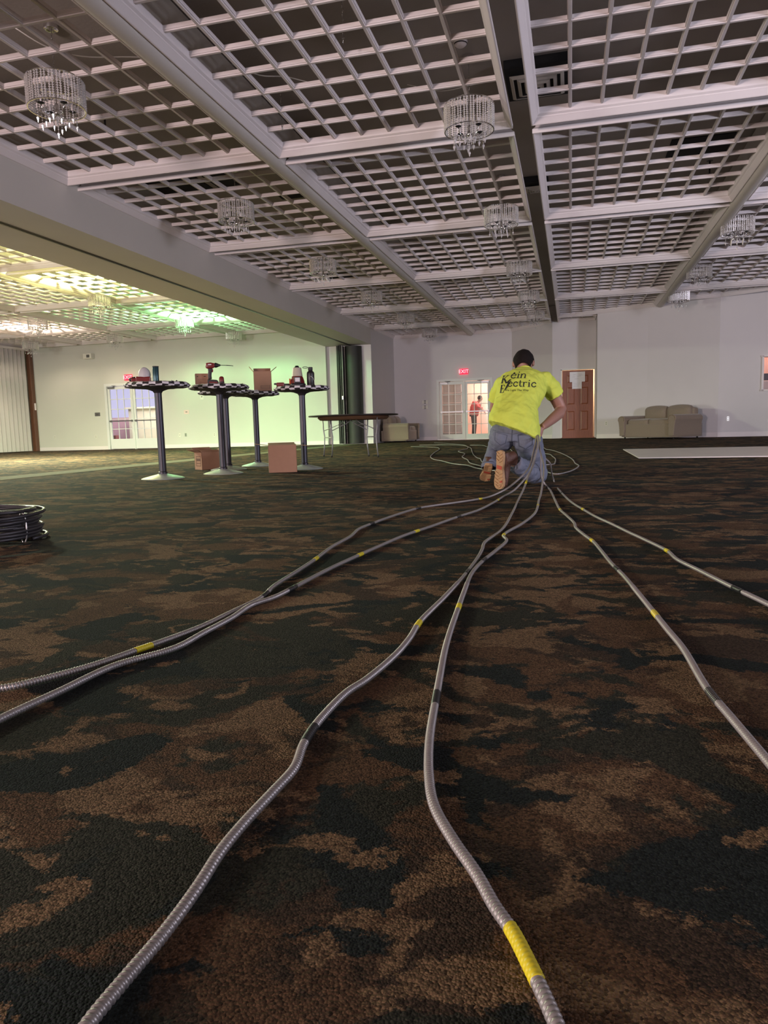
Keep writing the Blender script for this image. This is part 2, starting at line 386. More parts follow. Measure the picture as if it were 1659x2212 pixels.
# ---------------------------------------------------------------- chandeliers
M_bead = pm('crystal_bead', (.86,.83,.81), .08, .5, var=.15, scale=60)
M_crys = pm('crystal_drop', (.70,.68,.68), .05, .35, var=.1, scale=60, spec=1.0)
def octa(mb, c, rx, rz, seg=4, up=.5):
    vs = [(c[0], c[1], c[2]-rz)] + [(c[0]+rx*math.cos(2*PI*i/seg), c[1]+rx*math.sin(2*PI*i/seg), c[2]+rz*(up-.5)) for i in range(seg)] + [(c[0], c[1], c[2]+rz)]
    mb.add(vs, [(0, 1+(i+1) % seg, 1+i) for i in range(seg)] + [(seg+1, 1+i, 1+(i+1) % seg) for i in range(seg)])
def make_chandelier(label, group):
    t = thing('crystal_chandelier', (0,0,3.51), 0, label, 'chandelier', group)
    R = .25; H = .25
    c = MB().lathe([(.001,.725),(.03,.70),(.062,.695),(.065,.712),(.065,.728),(.001,.729)], 20); c.obj('ceiling_canopy', M_chrome, t, smooth=True, auto=40)
    ch = MB(); n = 15
    for i in range(n):
        z = .29 + (.69-.29)*(i+.5)/n; pts = []
        for k in range(9):
            a = 2*PI*k/8; p = (.0065*math.cos(a), 0, .019*math.sin(a)+z) if i % 2 else (0, .0065*math.cos(a), .019*math.sin(a)+z); pts.append(p)
        ch.tube(pts, .0018, 5, cap=False)
    ch.tube([(.004,0,.26),(.006,.003,.5),(.003,0,.70)], .0022, 6)
    ch.obj('chain', M_chrome, t, smooth=True)
    sf = MB()
    for z in (0.0, H):
        sf.lathe([(R-.004,z-.004),(R+.004,z-.004),(R+.004,z+.004),(R-.004,z+.004),(R-.004,z-.004)], 40)
    for a in range(3):
        an = 2*PI*a/3; sf.tube([(0,0,H+.035),(R*math.cos(an), R*math.sin(an), H)], .003, 6)
    sf.tube([(0,0,-.03),(0,0,H+.05)], .007, 8); sf.obj('shade_ring', M_chrome, t, smooth=True, auto=50)
    sh = MB(); ns, nr = 48, 12
    for i in range(ns):
        a = 2*PI*i/ns + (.02 if i % 2 else 0)
        for j in range(nr):
            z = .012 + (H-.024)*j/(nr-1); octa(sh, (R*math.cos(a), R*math.sin(a), z), .0130, .0112, 6)
    sh.obj('bead_shade', M_bead, t)
    hub = MB().lathe([(.001,-.06),(.02,-.05),(.03,-.03),(.022,-.012),(.012,.01),(.018,.04),(.006,.06),(.001,.061)], 16); hub.obj('hub', M_chrome, t, smooth=True)
    for a in range(4):
        an = PI/4 + PI/2*a; ca, sa = math.cos(an), math.sin(an)
        pts = [(ca*r, sa*r, z) for r, z in ((.015,-.03),(.05,-.055),(.09,-.062),(.125,-.045),(.142,-.01),(.145,.012))]
        arm = MB().tube(pts, .0045, 8).obj('arm', M_chrome, t, smooth=True)
        MB().lathe([(.001,.010),(.020,.012),(.031,.018),(.030,.022),(.014,.026),(.001,.026)], 14, (ca*.145, sa*.145, 0)).obj('candle_cup', M_black, arm, smooth=True)
        MB().lathe([(.010,.024),(.010,.085),(.001,.086)], 10, (ca*.145, sa*.145, 0)).obj('candle_sleeve', M_white, arm, smooth=True)
    for a in range(12):
        an = 2*PI*(a+.3)/12; r = .175 if a % 2 else .10; L_ = .085 if a % 2 else .12
        d = MB(); x, y = r*math.cos(an), r*math.sin(an); z0 = -.03
        for q in range(3): octa(d, (x, y, z0-.014-.022*q), .007, .009, 6)
        octa(d, (x, y, z0-.022*3-.030), .0145, .030, 6, up=.9); d.obj('crystal_drop', M_crys, t)
    d = MB().tube([(0,0,-.05),(0,0,-.25)], .0015, 5)
    for a in range(6): d.tube([(0,0,-.075),(.045*math.cos(2*PI*a/6), .045*math.sin(2*PI*a/6), -.075),(.042*math.cos(2*PI*a/6), .042*math.sin(2*PI*a/6), -.115)], .0015, 4)
    for q in range(6): octa(d, (0, 0, -.072-.020*q), .010 if q < 4 else .008, .010, 6)
    for a in range(6):
        an = 2*PI*a/6; octa(d, (.045*math.cos(an), .045*math.sin(an), -.085), .009, .012, 6); octa(d, (.04*math.cos(an), .04*math.sin(an), -.11), .008, .014, 6)
    octa(d, (0,0,-.225), .014, .030, 6, up=.9); d.obj('centre_pendant', M_crys, t)
    return t
CH = [(-1.025,7.85,.05,'large crystal drum chandelier nearest the camera beside the open ceiling slot'),
 (-1.04,11.55,.4,'second crystal drum chandelier in the row above the kneeling worker'),
 (-1.03,15.4,.2,'third crystal drum chandelier in the row above the kneeling worker'),
 (-1.03,18.8,.7,'fourth crystal drum chandelier in the row above the kneeling worker, overlapping its neighbours'),
 (-1.02,22.1,.1,'small farthest crystal chandelier of the row above the kneeling worker'),
 (-4.62,6.13,.3,'large crystal drum chandelier with twisted shade at the upper left'),
 (-4.68,9.99,.1,'second crystal chandelier in the row beside the header beam'),
 (-4.68,13.78,.5,'third crystal chandelier in the row beside the header beam'),
 (-4.67,17.3,.2,'fourth crystal chandelier in the row beside the header beam'),
 (-4.68,21.1,.0,'fifth crystal chandelier in the row beside the header beam'),
 (-4.63,24.5,.3,'farthest crystal chandelier of the row beside the header beam, near the far wall'),
 (2.65,13.49,.2,'right-hand crystal chandelier nearest the right edge of the picture'),
 (2.665,17.3,.5,'middle crystal chandelier of the three on the right'),
 (2.67,20.4,.1,'farthest crystal chandelier of the right row, above the wall beside the loveseat'),
 (-10.77,11.2,.2,'brightly lit crystal chandelier cut by the left edge of the picture'),
 (-10.77,15.3,.2,'glowing white crystal chandelier in the adjoining room, largest there'),
 (-10.72,19.1,.4,'greenish crystal chandelier in the adjoining room below the green lamp'),
 (-10.75,22.3,.1,'pale green crystal chandelier nearest the opening at the far wall of the adjoining room'),
 (-14.5,17.7,.3,'crystal chandelier below the rose-coloured lamp in the adjoining room'),
 (-14.45,21.2,.1,'pinkish crystal chandelier in front of the adjoining far wall'),
 (-18.05,21.6,.2,'crystal chandelier by the folding partition with a missing side of its shade')]
proto = make_chandelier(CH[0][3], 'crystal drum chandeliers'); proto.location = (CH[0][0], CH[0][1], 3.51); proto.rotation_euler.z = CH[0][2]
for x, y, rz, lab in CH[1:]: dup(proto, (x, y, 3.51), rz, lab)
# loose wires and chain ends hanging in the lattice
M_wire = pm('white_wire', (.75,.73,.68), .5, var=.05)
def wire(pts, r, name, label, cat, mat=M_wire):
    c = [Vector(p) for p in pts]; out = []
    for i in range(len(c)-1):
        p0, p1, p2, p3 = c[max(i-1,0)], c[i], c[i+1], c[min(i+2, len(c)-1)]
        for k in range(6):
            t = k/6; out.append(.5*((2*p1)+(p2-p0)*t+(2*p0-5*p1+4*p2-p3)*t*t+(3*p1-p0-3*p2+p3)*t**3))
    out.append(c[-1]); return tag(MB().tube(out, r, 6).obj(name, mat, smooth=True), label, cat)
wire([(-4.86,5.95,4.17),(-4.70,6.15,4.08),(-4.44,6.31,4.03),(-4.05,6.49,4.05),(-3.70,6.70,4.08)], .006, 'ceiling_wire', 'slack white wire above the lattice by the upper left chandelier', 'wire')
wire([(-3.25,7.0,4.10),(-3.02,7.15,4.03),(-2.80,7.33,4.06),(-2.50,7.5,4.02),(-2.22,7.70,4.1)], .006, 'ceiling_wire', 'slack white wire above the second column of trays', 'wire')
wire([(-1.7,8.0,4.12),(-1.35,8.1,4.05),(-1.0,8.15,4.09),(-.72,8.2,4.12)], .005, 'ceiling_wire', 'thin white wire just behind the nearest middle chandelier', 'wire')
wire([(-.3,8.9,4.05),(.1,9.0,4.0),(.6,9.1,4.0)], .006, 'ceiling_wire', 'thin white wire lying above the tray right of the open slot', 'wire')
def chain(x, y, z0, z1, label):
    ch = MB(); n = max(3, int((z1-z0)/.035))
    for i in range(n):
        z = z0+(z1-z0)*(i+.5)/n; pts = []
        for k in range(9):
            a = 2*PI*k/8; u = .008*math.cos(a); w = .021*math.sin(a)+z; pts.append((x+u, y, w) if i % 2 else (x, y+u, w))
        ch.tube(pts, .0022, 5, cap=False)
    tag(ch.obj('hanging_chain', M_chrome, smooth=True), label, 'chain')
t = thing('smoke_detector', (-1.06, 7.55, ZP), 0, 'round cream smoke detector on the drywall above the nearest middle chandelier', 'smoke detector')
MB().lathe([(.001,-.05),(.04,-.048),(.062,-.03),(.068,-.008),(.068,0),(.001,0)], 24).obj('case', M_white, t, smooth=True, auto=40)
MB().lathe([(.063,-.032),(.066,-.028),(.066,-.022),(.063,-.020),(.063,-.032)], 24).obj('vent_ring', M_dark, t)
for (x, y, lab) in ((1.95,11.95,'black sprinkler head above the tray near the right round beam'), (-5.35,7.95,'black sprinkler head over the far corner of the upper left tray'), (1.3,9.6,'small black sprinkler head above the second tray right of the slot')):
    t = thing('sprinkler_head', (x, y, ZP), 0, lab, 'sprinkler')
    MB().tube([(0,0,0),(0,0,-.16)], .012, 8).obj('pipe', M_black, t); MB().lathe([(.001,-.19),(.030,-.185),(.030,-.180),(.008,-.175),(.012,-.155),(.001,-.15)], 12).obj('deflector', M_black, t)
    MB().lathe([(.001,-.004),(.04,-.004),(.045,0),(.001,0)], 16).obj('escutcheon', M_black, t)
chain(-1.90, 6.35, 3.78, 4.22, 'short bare chain hanging through the lattice left of the nearest middle chandelier')
chain(-3.10, 7.9, 3.80, 4.2, 'short bare chain by the dark gap beside the round beam')

# ---------------------------------------------------------------- lettering helper (built-in font turned into mesh)
def text_mesh(s, size, shear=0.0, ext=0.0):
    cd = bpy.data.curves.new('txt', 'FONT'); cd.body = s; cd.size = size; cd.shear = shear; cd.extrude = ext
    cd.align_x = 'CENTER'; cd.align_y = 'CENTER'
    o = bpy.data.objects.new('txt', cd); COL.objects.link(o); dg = bpy.context.evaluated_depsgraph_get(); dg.update()
    me = o.evaluated_get(dg).to_mesh(); vs = [v.co.copy() for v in me.vertices]; fs = [tuple(p.vertices) for p in me.polygons]
    o.evaluated_get(dg).to_mesh_clear(); bpy.data.objects.remove(o); bpy.data.curves.remove(cd)
    return vs, fs
def text_mb(s, size, M, c, ext=.001, shear=0.0):
    vs, fs = text_mesh(s, size, shear, ext); mb = MB(); mb.add([M @ v + Vector(c) for v in vs], fs); return mb
STAND = Matrix(((1,0,0),(0,0,-1),(0,1,0)))     # XY text stood up to face -Y

# ---------------------------------------------------------------- doors and what lies behind them
M_door = pm('white_door_paint', (.70,.70,.66), .45, var=.03)
M_steel = pm('brushed_steel', (.28,.28,.29), .3, 1.0, var=.08)
M_alu = pm('aluminium', (.62,.62,.60), .35, .9, var=.05)
def french(parent, x0, x1, zt, zb_glass, y, nx=3, ny=5, hinge=1):
    """one leaf: stiles, rails, muntins, glass, push bar, closer"""
    st = .085; f = MB(); yy0, yy1 = y-.02, y+.025
    f.bb(x0, x0+st, yy0, yy1, .015, zt); f.bb(x1-st, x1, yy0, yy1, .015, zt)
    f.bb(x0+st, x1-st, yy0, yy1, .015, zb_glass); f.bb(x0+st, x1-st, yy0, yy1, zt-.10, zt)
    gx0, gx1, gz0, gz1 = x0+st, x1-st, zb_glass, zt-.10
    leaf = f.obj('leaf_frame', M_door, parent)
    mu = MB()
    for i in range(1, nx): x = gx0+(gx1-gx0)*i/nx; mu.bb(x-.011, x+.011, y-.012, y+.012, gz0, gz1)
    for j in range(1, ny): z = gz0+(gz1-gz0)*j/ny; mu.bb(gx0, gx1, y-.0125, y+.0125, z-.011, z+.011)
    mu.obj('muntin_grid', M_door, leaf)
    MB().bb(gx0, gx1, y-.002, y+.002, gz0, gz1).obj('glass', M_glass, leaf)
    pb = MB(); pb.bb(x0+.03, x1-.03, y-.075, y-.045, .985, 1.025); pb.bb(x0+.04, x0+.10, y-.05, y-.018, .97, 1.04); pb.bb(x1-.10, x1-.04, y-.05, y-.018, .97, 1.04)
    pb.obj('push_bar', M_steel, leaf)
    cl = MB(); xc = x0+.17 if hinge > 0 else x1-.17
    cl.bb(xc-.13, xc+.13, y-.07, y-.02, zt-.075, zt-.02); cl.tube([(xc+.08*hinge, y-.06, zt-.015), (xc+.26*hinge, y-.17, zt+.01), (xc-.02*hinge, y-.03, zt+.03)], .008, 6)
    cl.obj('door_closer', M_steel, leaf)
def casing(parent, x0, x1, zt, y, w=.085):
    c = MB(); c.bb(x0-w, x0, y-.022, y+.10, 0, zt+w); c.bb(x1, x1+w, y-.022, y+.10, 0, zt+w); c.bb(x0-w, x1+w, y-.0225, y+.10, zt, zt+w)
    c.bb(x0-w-.012, x0-w, y-.012, y, 0, zt+w); c.bb(x1+w, x1+w+.012, y-.012, y, 0, zt+w)
    return c.obj('door_casing', M_door, parent)
# main hall double door
d1 = thing('door_1', (0,0,0)); d1['kind'] = 'structure'
casing(d1, -4.64, -2.80, 2.09, 26.2)
french(d1, -4.63, -3.735, 2.08, .20, 26.24, hinge=1); french(d1, -3.705, -2.81, 2.08, .20, 26.24, hinge=-1)
MB().bb(-3.735, -3.705, 26.19, 26.27, 0, 2.09).obj('centre_post', pm('warm_white_post', (.80,.74,.70), .4), d1)
MB().bb(-4.72, -2.72, 26.12, 26.45, 0, .012).obj('threshold', M_alu, d1)
# adjoining room double door
d2 = thing('door_2', (0,0,0)); d2['kind'] = 'structure'
casing(d2, -16.08, -14.06, 2.24, 22.9, .09)
french(d2, -16.07, -15.08, 2.23, .37, 22.94, hinge=1); french(d2, -15.05, -14.07, 2.23, .37, 22.94, hinge=-1)
MB().bb(-15.08, -15.05, 22.89, 22.97, 0, 2.24).obj('centre_post', M_door, d2)
# corridor behind the main door
M_pink = pm('pink_corridor_paint', (.80,.52,.42), .7, var=.06, scale=2)
cw = MB(); cw.bb(-5.6, -1.4, 28.9, 29.0, 0, 2.9); cw.bb(-5.7, -5.6, 26.4, 29.0, 0, 2.9); cw.bb(-1.4, -1.3, 26.4, 29.0, 0, 2.9)
struct(cw, 'wall_corridor', M_pink); struct(MB().bb(-5.7,-1.3,26.4,29,2.9,3.0), 'ceiling_corridor', M_wall)
struct(MB().bb(-5.7,-1.3,28.5,29,-.1,0), 'floor_corridor', M_pink)
light('corridor_lamp', 'AREA', (-3.0, 27.6, 2.85), 130, (1.0, .82, .72), .9, (-3.0, 28.0, 0))
# grey glazed door standing open in the corridor, seen through the left leaf
d3 = thing('door_3', (0,0,0)); d3['kind'] = 'structure'
g = MB(); M_gdoor = pm('grey_green_door', (.50,.52,.50), .6)
g.bb(-4.78, -3.92, 27.3, 27.34, .02, 2.25); g.obj('leaf', M_gdoor, d3)
g = MB()
for i in range(4): x = -4.70+.235*i; g.bb(x-.014, x+.014, 27.275, 27.31, .25, 2.1)
for j in range(6): z = .25+.37*j; g.bb(-4.70, -3.98, 27.275, 27.31, z-.014, z+.014)
g.obj('muntin_grid', M_white, d3)
# wooden six panel door in the recess
M_wood = pm('varnished_mahogany', (.25,.075,.032), .38, var=.5, scale=7, coat=.2, stretch=(6,6,.5))
d4 = thing('door_4', (0,0,0)); d4['kind'] = 'structure'
f = MB(); y0, y1 = 24.47, 24.51; x0, x1 = -.285, .675; xs = [x0, x0+.125, x0+.415, x0+.545, x0+.835, x1]; zs = [.012, .23, .90, 1.06, 1.66, 1.76, 2.04, 2.17]
for a in (0, 2, 4): f.bb(xs[a], xs[a+1], y0, y1, .012, 2.17)
for a in (0, 2, 4, 6):
    f.bb(xs[1], xs[2], y0, y1, zs[a], zs[a+1]); f.bb(xs[3], xs[4], y0, y1, zs[a], zs[a+1])
leaf = f.obj('leaf', M_wood, d4)
for a in (1, 3):
    for b in (1, 3, 5):
        p = MB(); px0, px1, pz0, pz1 = xs[a], xs[a+1], zs[b], zs[b+1]
        p.bb(px0, px1, y0+.018, y1-.005, pz0, pz1)
        q = [(px0+.03, pz0+.03), (px1-.03, pz0+.03), (px1-.03, pz1-.03), (px0+.03, pz1-.03)]; r_ = inset(q, .03)
        p.add([(u, y0+.018, w) for u, w in q]+[(u, y0+.005, w) for u, w in r_], [(0,1,5,4),(1,2,6,5),(2,3,7,6),(3,0,4,7),(4,5,6,7)])
        p.obj('raised_panel', M_wood, leaf)
MB().ell((-.245, 24.42, .98), (.03,.03,.03), 12, 8).obj('door_knob', pm('brass', (.7,.55,.3), .2, 1.0), leaf, smooth=True)
c = MB(); c.bb(-.345, -.295, 24.43, 24.60, 0, 2.2); c.bb(-.345, .74, 24.43, 24.6, 2.185, 2.23); c.obj('door_casing', M_door, d4)
MB().bb(-.33, .74, 24.38, 24.7, 0, .012).obj('threshold', M_wood, d4)
bw = MB(); bw.bb(-.56, 1.6, 26.0, 26.1, 0, 2.6); bw.bb(1.6, 1.7, 24.66, 26.1, 0, 2.6); bw.bb(-.56, -.46, 24.66, 26.1, 0, 2.6); bw.bb(-.56, 1.7, 24.66, 26.1, 2.6, 2.7)
struct(bw, 'wall_behind_wooden_door', M_wall)
light('room_behind_door_lamp', 'POINT', (1.0, 25.3, 1.9), 60, (1.0, .62, .32), .1)
# notices on the wooden door
M_paper = pm('white_paper', (.80,.78,.80), .8, var=.03)
M_ink = pm('grey_ink', (.35,.33,.38), .8, var=0)
def sheet(x0, x1, z0, z1, y, label, lines):
    t = thing('notice_sheet', ((x0+x1)/2, y, z0), 0, label, 'paper', 'paper notices on the wooden door')
    w, h = x1-x0, z1-z0; MB().bb(-w/2, w/2, -.001, .001, 0, h).obj('sheet', M_paper, t)
    k = MB()
    for (a, b, z) in lines: k.bb(a*w, b*w, -.0022, -.001, z*h, z*h+.006)
    k.obj('writing', M_ink, t)
sheet(-.055, .42, 1.80, 2.12, 24.462, 'wide white paper notice taped to the top of the wooden door', [(-.3,-.1,.7),(-.32,-.12,.5),(.05,.3,.75),(0,.25,.55),(.1,.4,.65),(-.2,.1,.3)])
sheet(.02, .32, 1.58, 1.81, 24.459, 'smaller white paper notice hanging just below the wide one', [(-.35,.35,.75),(-.3,.3,.55),(-.35,.2,.35)])
# yard outside the adjoining room door
M_fence = pm('pink_block_wall', (.72,.42,.42), .8, var=.08)
struct(MB().bb(-20, -10, 27.5, 27.7, 0, 1.25), 'wall_yard', M_fence)
sh = MB(); sh.bb(-17.6, -16.3, 26.4, 27.4, 0, 1.56); sh.bb(-17.7, -16.2, 26.3, 27.45, 1.56, 1.62)
tag(sh.obj('yard_shed', pm('cream_render', (.85,.78,.50), .8)), 'cream coloured low hut seen outside through the right glass door leaf', 'shed')
for i, x in enumerate((-17.75, -17.38, -17.02)):
    tag(MB().bb(x-.13, x+.13, 24.4, 24.6, .02, .50).obj('yard_post', pm('red_brick', (.35,.10,.08), .8)), ('leftmost','middle','rightmost')[i]+' of three reddish bollards outside the glass door', 'bollard', 'bollards outside the glass door')
light('yard_daylight', 'AREA', (-15.5, 25.2, 3.6), 260, (.92,.86,1.0), 2.2, (-16.2, 27.5, .4))
# serving opening in the right wall
w3 = thing('window_1', (0,0,0)); w3['kind'] = 'structure'
a = math.atan2(21.1-21.45, 6.6-3.85)
def onbay(x): return 21.45 + (x-3.85)*math.tan(a)
fr = MB()
for x in (4.90, 6.30): fr.box((x, onbay(x)+.06, 1.65), (.05, .26, .92), a)
for z in (1.21, 2.10): fr.box((5.6, onbay(5.6)+.06, z), (1.5, .26, .04), a)
fr.obj('opening_frame', M_white, w3)
kw = MB(); kw.bb(4.3, 7.2, 23.2, 23.3, 0, 2.9); kw.bb(4.2, 4.3, 21.75, 23.3, 0, 2.9); kw.bb(7.2, 7.3, 21.4, 23.3, 0, 2.9); kw.bb(4.2,7.3,21.75,23.3,2.9,3.0)
struct(kw, 'wall_kitchen', M_pink)
t = thing('back_counter', (5.7, 22.9, 0), 0, 'dark back counter with a cream appliance seen through the wall opening', 'counter')
MB().bb(-1.3, 1.3, -.25, .28, 0, 1.72).obj('cabinet', pm('dark_cabinet', (.035,.035,.045), .5), t)
MB().bb(-.75, .1, -.42, -.26, 1.05, 1.52).obj('appliance', pm('cream_appliance', (.5,.45,.42), .5), t, bevel=.02)
light('kitchen_lamp', 'POINT', (5.2, 22.3, 2.5), 22, (1.0, .72, .68), .1)

# exit signs
M_exit = pm('exit_red_face', (.5,.01,.03), .5, var=0, emit=1.1, ecol=(.95,.02,.07))
M_exitl = pm('exit_letter', (1,.3,.3), .5, var=0, emit=1.8, ecol=(1.0,.42,.48))
def exit_sign(x, y, z, label):
    t = thing('exit_sign', (x, y, z), 0, label, 'exit sign', 'lit red exit signs')
    MB().bb(-.15, .15, -.03, .03, -.10, .10).obj('housing', M_exit, t, bevel=.005)
    text_mb('EXIT', .175, STAND, (0, -.032, 0)).obj('letters', M_exitl, t)
exit_sign(-3.73, 26.16, 2.42, 'glowing red EXIT sign above the main hall glass double door')
exit_sign(-15.15, 22.86, 2.52, 'glowing red EXIT sign above the adjoining room door, behind the leftmost tall table')
# wall plates and outlets
M_plate = pm('ivory_plate', (.72,.70,.60), .4, var=0); M_slot = pm('outlet_slot', (.10,.10,.09), .6, var=0)
def plate(p, n, label, w=.075, h=.115, slots=2, mat=None, kind='outlet plate'):
    n = Vector(n).normalized(); a = math.atan2(n.x, -n.y)
    t = thing('wall_plate', p, a, label, kind)
    MB().bb(-w/2, w/2, -.008, 0, -h/2, h/2).obj('cover', mat or M_plate, t, bevel=.002)
    s = MB()
    for i in range(slots):
        z = (i-(slots-1)/2)*h*.42; s.bb(-w*.18, w*.18, -.011, -.0082, z-h*.09, z+h*.09)
    s.obj('socket', M_slot, t)
Yl = (0,-1,0)
plate((-16.53,22.9,1.27), Yl, 'wide steel wall plate left of the adjoining glass door', .22, .13, 1, M_steel, 'wall plate')
plate((-12.97,22.9,1.24), Yl, 'white control plate with a red button right of the adjoining glass door', .2, .14, 1, pm('control_plate', (.75,.55,.5), .5), 'wall plate')
plate((-12.35,22.9,1.74), Yl, 'cream thermostat high on the adjoining wall behind the tall tables', .13, .18, 1, kind='thermostat')
plate((-18.4,22.9,.49), Yl, 'outlet low on the adjoining wall beside the folding partition')
plate((-16.66,22.9,.47), Yl, 'outlet low on the wall just left of the adjoining glass door')
plate((-13.28,22.9,.45), Yl, 'blank plate beside an outlet behind the leftmost tall table', slots=1, kind='wall plate')
plate((-13.05,22.9,.45), Yl, 'dark faced outlet between the two leftmost tall tables', slots=2, mat=pm('green_grey_plate', (.30,.33,.25), .5))
plate((-11.95,22.9,.43), Yl, 'pale outlet behind the pole of the second tall table')
plate((-7.2,23.07,.45), Yl, 'outlet on the narrow wall seen under the round folding table')
plate((-5.17,26.2,1.395), Yl, 'upper of two wide switch plates left of the main glass door', .20, .115, 3, kind='switch plate')
plate((-5.17,26.2,1.205), Yl, 'lower of two wide switch plates left of the main glass door', .20, .115, 3, kind='switch plate')
plate((1.02,22.975,.45), (-.43,-.9,0), 'outlet on the wall between wooden door and loveseat')
plate((4.10,onbay(4.10),.49), (-.13,-1,0), 'white outlet low on the right wall, its glint put in as glow', mat=pm('glint_plate', (.95,.95,.95), .3, emit=.5), w=.05)  # white glint put into the cover as emission
t = thing('wall_speaker', (-16.65, 22.8, 3.32), 0, 'small grey box fixture high on the adjoining far wall', 'speaker')
MB().bb(-.17, .17, -.10, .09, -.09, .09).obj('case', M_plate, t, bevel=.01); MB().bb(-.02, .1, -.108, -.10, -.05, .05).obj('grille', M_slot, t)

# ---------------------------------------------------------------- folding partitions
M_vinyl = pm('beige_vinyl', (.50,.47,.44), .6, var=.06, scale=2)
M_brown = pm('brown_post', (.13,.055,.03), .5, var=.15)
t = thing('folding_partition', (-19.15, 17.0, 0), 0, 'closed beige accordion partition along the left wall of the adjoining room', 'partition')
p = MB(); ys = [(-6+.1*i) for i in range(117)]; m = len(ys)
xa = [(.05 if i % 2 else -.03) for i in range(m)]
p.add([(xa[i], ys[i], .02) for i in range(m)]+[(xa[i], ys[i], 3.62) for i in range(m)]+[(xa[i]-.01, ys[i], .02) for i in range(m)]+[(xa[i]-.01, ys[i], 3.62) for i in range(m)],
      [(i, i+1, m+i+1, m+i) for i in range(m-1)]+[(2*m+i+1, 2*m+i, 3*m+i, 3*m+i+1) for i in range(m-1)])
p.obj('pleated_curtain', M_vinyl, t)
MB().bb(-.07, .09, 5.7, 5.86, 0, 3.68).obj('end_post', M_brown, t, bevel=.01)
MB().bb(-.06, .07, -6.2, 5.86, 3.62, 3.70).obj('head_track', M_white, t)
MB().bb(.09, .13, 5.76, 5.80, 1.5, 1.75).obj('handle', M_white, t)
# stacked dark partition at the jamb
t = thing('folding_partition', (-7.05, 22.72, 0), 0, 'black folding partition stacked against the jamb at the end of the header beam', 'partition')
M_bv = pm('black_vinyl', (.022,.022,.018), .6, var=.2)
prof = [(.28*math.cos(a_)+.17, -.30*math.sin(a_)+.30) for a_ in [PI*i/14 for i in range(15)]]
pr = MB().prism(prof[::-1], .02, 3.16); pr.obj('curved_end_panel', M_bv, t, smooth=True, auto=40)
f = MB()
for i in range(3): f.bb(-.30+.055*i, -.268+.055*i, -.06-.03*(i % 2), .32, .02, 3.17)
f.obj('folded_leaf', M_bv, t)
MB().bb(-.115, -.085, -.10, -.02, .02, 3.17).obj('lead_post', pm('grey_post', (.20,.19,.18), .6), t)
MB().bb(-.13, -.09, -.14, -.10, 1.45, 1.56).obj('latch', M_alu, t)

# ---------------------------------------------------------------- dance floor panel
dfm = pm('grey_parquet', (.72,.65,.60), .40, var=.12, scale=3)
q = MB(); q.add([(.87,10.2,0),(7.2,9.75,0),(7.4,13.5,0),(.88,13.4,0),(.87,10.2,.012),(7.2,9.75,.012),(7.4,13.5,.012),(.88,13.4,.012)], [(3,2,1,0),(4,5,6,7),(0,1,5,4),(1,2,6,5),(2,3,7,6),(3,0,4,7)])
tag(q.obj('dance_floor', dfm), 'pale grey flat dance floor panel laid on the carpet at the right', 'dance floor')

# ---------------------------------------------------------------- tall cocktail tables
M_pole = pm('brushed_pole', (.055,.053,.062), .42, .7, var=.08, scale=2)
M_basep = pm('satin_base', (.50,.54,.50), .4, .3, var=.05)
M_cw = pm('cover_white', (.66,.63,.64), .7, var=.06); M_cb = pm('cover_black', (.018,.014,.015), .6, var=.2)
def cocktail(loc, H, label, seed, rz):
    rnd = random.Random(seed)
    t = thing('cocktail_table', loc, rz, label, 'table', 'tall cocktail tables with checkered covers')
    MB().lathe([(.001,0),(.236,0),(.238,.006),(.21,.017),(.14,.034),(.07,.050),(.045,.058),(.001,.06)], 40).obj('base', M_basep, t, smooth=True, auto=60)
    MB().lathe([(.05,.05),(.05,.075),(.0405,.082),(.0400,H-.11),(.001,H-.11)], 28).obj('pole', M_pole, t, smooth=True, auto=40)
    seg = 64; prof = [(.001,H-.004),(.08,H),(.16,H),(.24,H+.001),(.295,H+.003),(.328,H+.000),(.347,H-.014),(.352,H-.030),(.342,H-.047),(.305,H-.052),(.20,H-.058),(.11,H-.070),(.055,H-.090),(.042,H-.11)]
    mb = MB(); vs = []
    for j, (r, z) in enumerate(prof):
        for i in range(seg):
            a = 2*PI*i/seg; k = .009 if 4 <= j <= 9 else .002
            rr = r+rnd.uniform(-k, k)*(r > .05); vs.append((rr*math.cos(a), rr*math.sin(a), z+rnd.uniform(-k, k)*.5))
    mb.v = vs
    for j in range(len(prof)-1):
        for i in range(seg):
            mb.f.append((j*seg+(i+1) % seg, j*seg+i, (j+1)*seg+i, (j+1)*seg+(i+1) % seg))
            blk = (i//2 + (j+1)//2) % 2 if j < 8 else 1
            if j == 8 and i % 5 < 2: blk = 0
            mb.mi.append(blk)
    mb.obj('checkered_cover', [M_cw, M_cb], t, smooth=True, auto=60)
    return t
T1, T2, T3, T4, T5 = (-4.444,7.25), (-4.102,8.04), (-4.44,8.86), (-4.42,9.76), (-3.335,8.8)
cocktail((*T1,0), 1.062, 'leftmost and nearest tall cocktail table, nothing but small tools on it', 1, .1)
cocktail((*T2,0), 1.062, 'tall cocktail table carrying the upright cordless drill', 2, .5)
cocktail((*T3,0), 1.050, 'tall cocktail table half hidden behind the table with the drill', 3, .9)
cocktail((*T4,0), 1.062, 'tall cocktail table carrying the open cardboard box and papers', 4, .2)
cocktail((*T5,0), 1.050, 'rightmost tall cocktail table with a site lamp and black bottle', 5, .7)
M_red = pm('tool_red', (.15,.010,.010), .4, var=.1); M_cream = pm('frosted_lens', (.42,.37,.28), .5, var=.04)  # tool red darkened in its colour for the backlight on the tools
M_card = pm('cardboard', (.31,.17,.105), .85, var=.08, scale=20); M_cardd = pm('cardboard_inside', (.18,.11,.065), .9, var=.1, scale=20)
M_teal = pm('teal_enamel', (.02,.06,.07), .25, .4, var=.1)
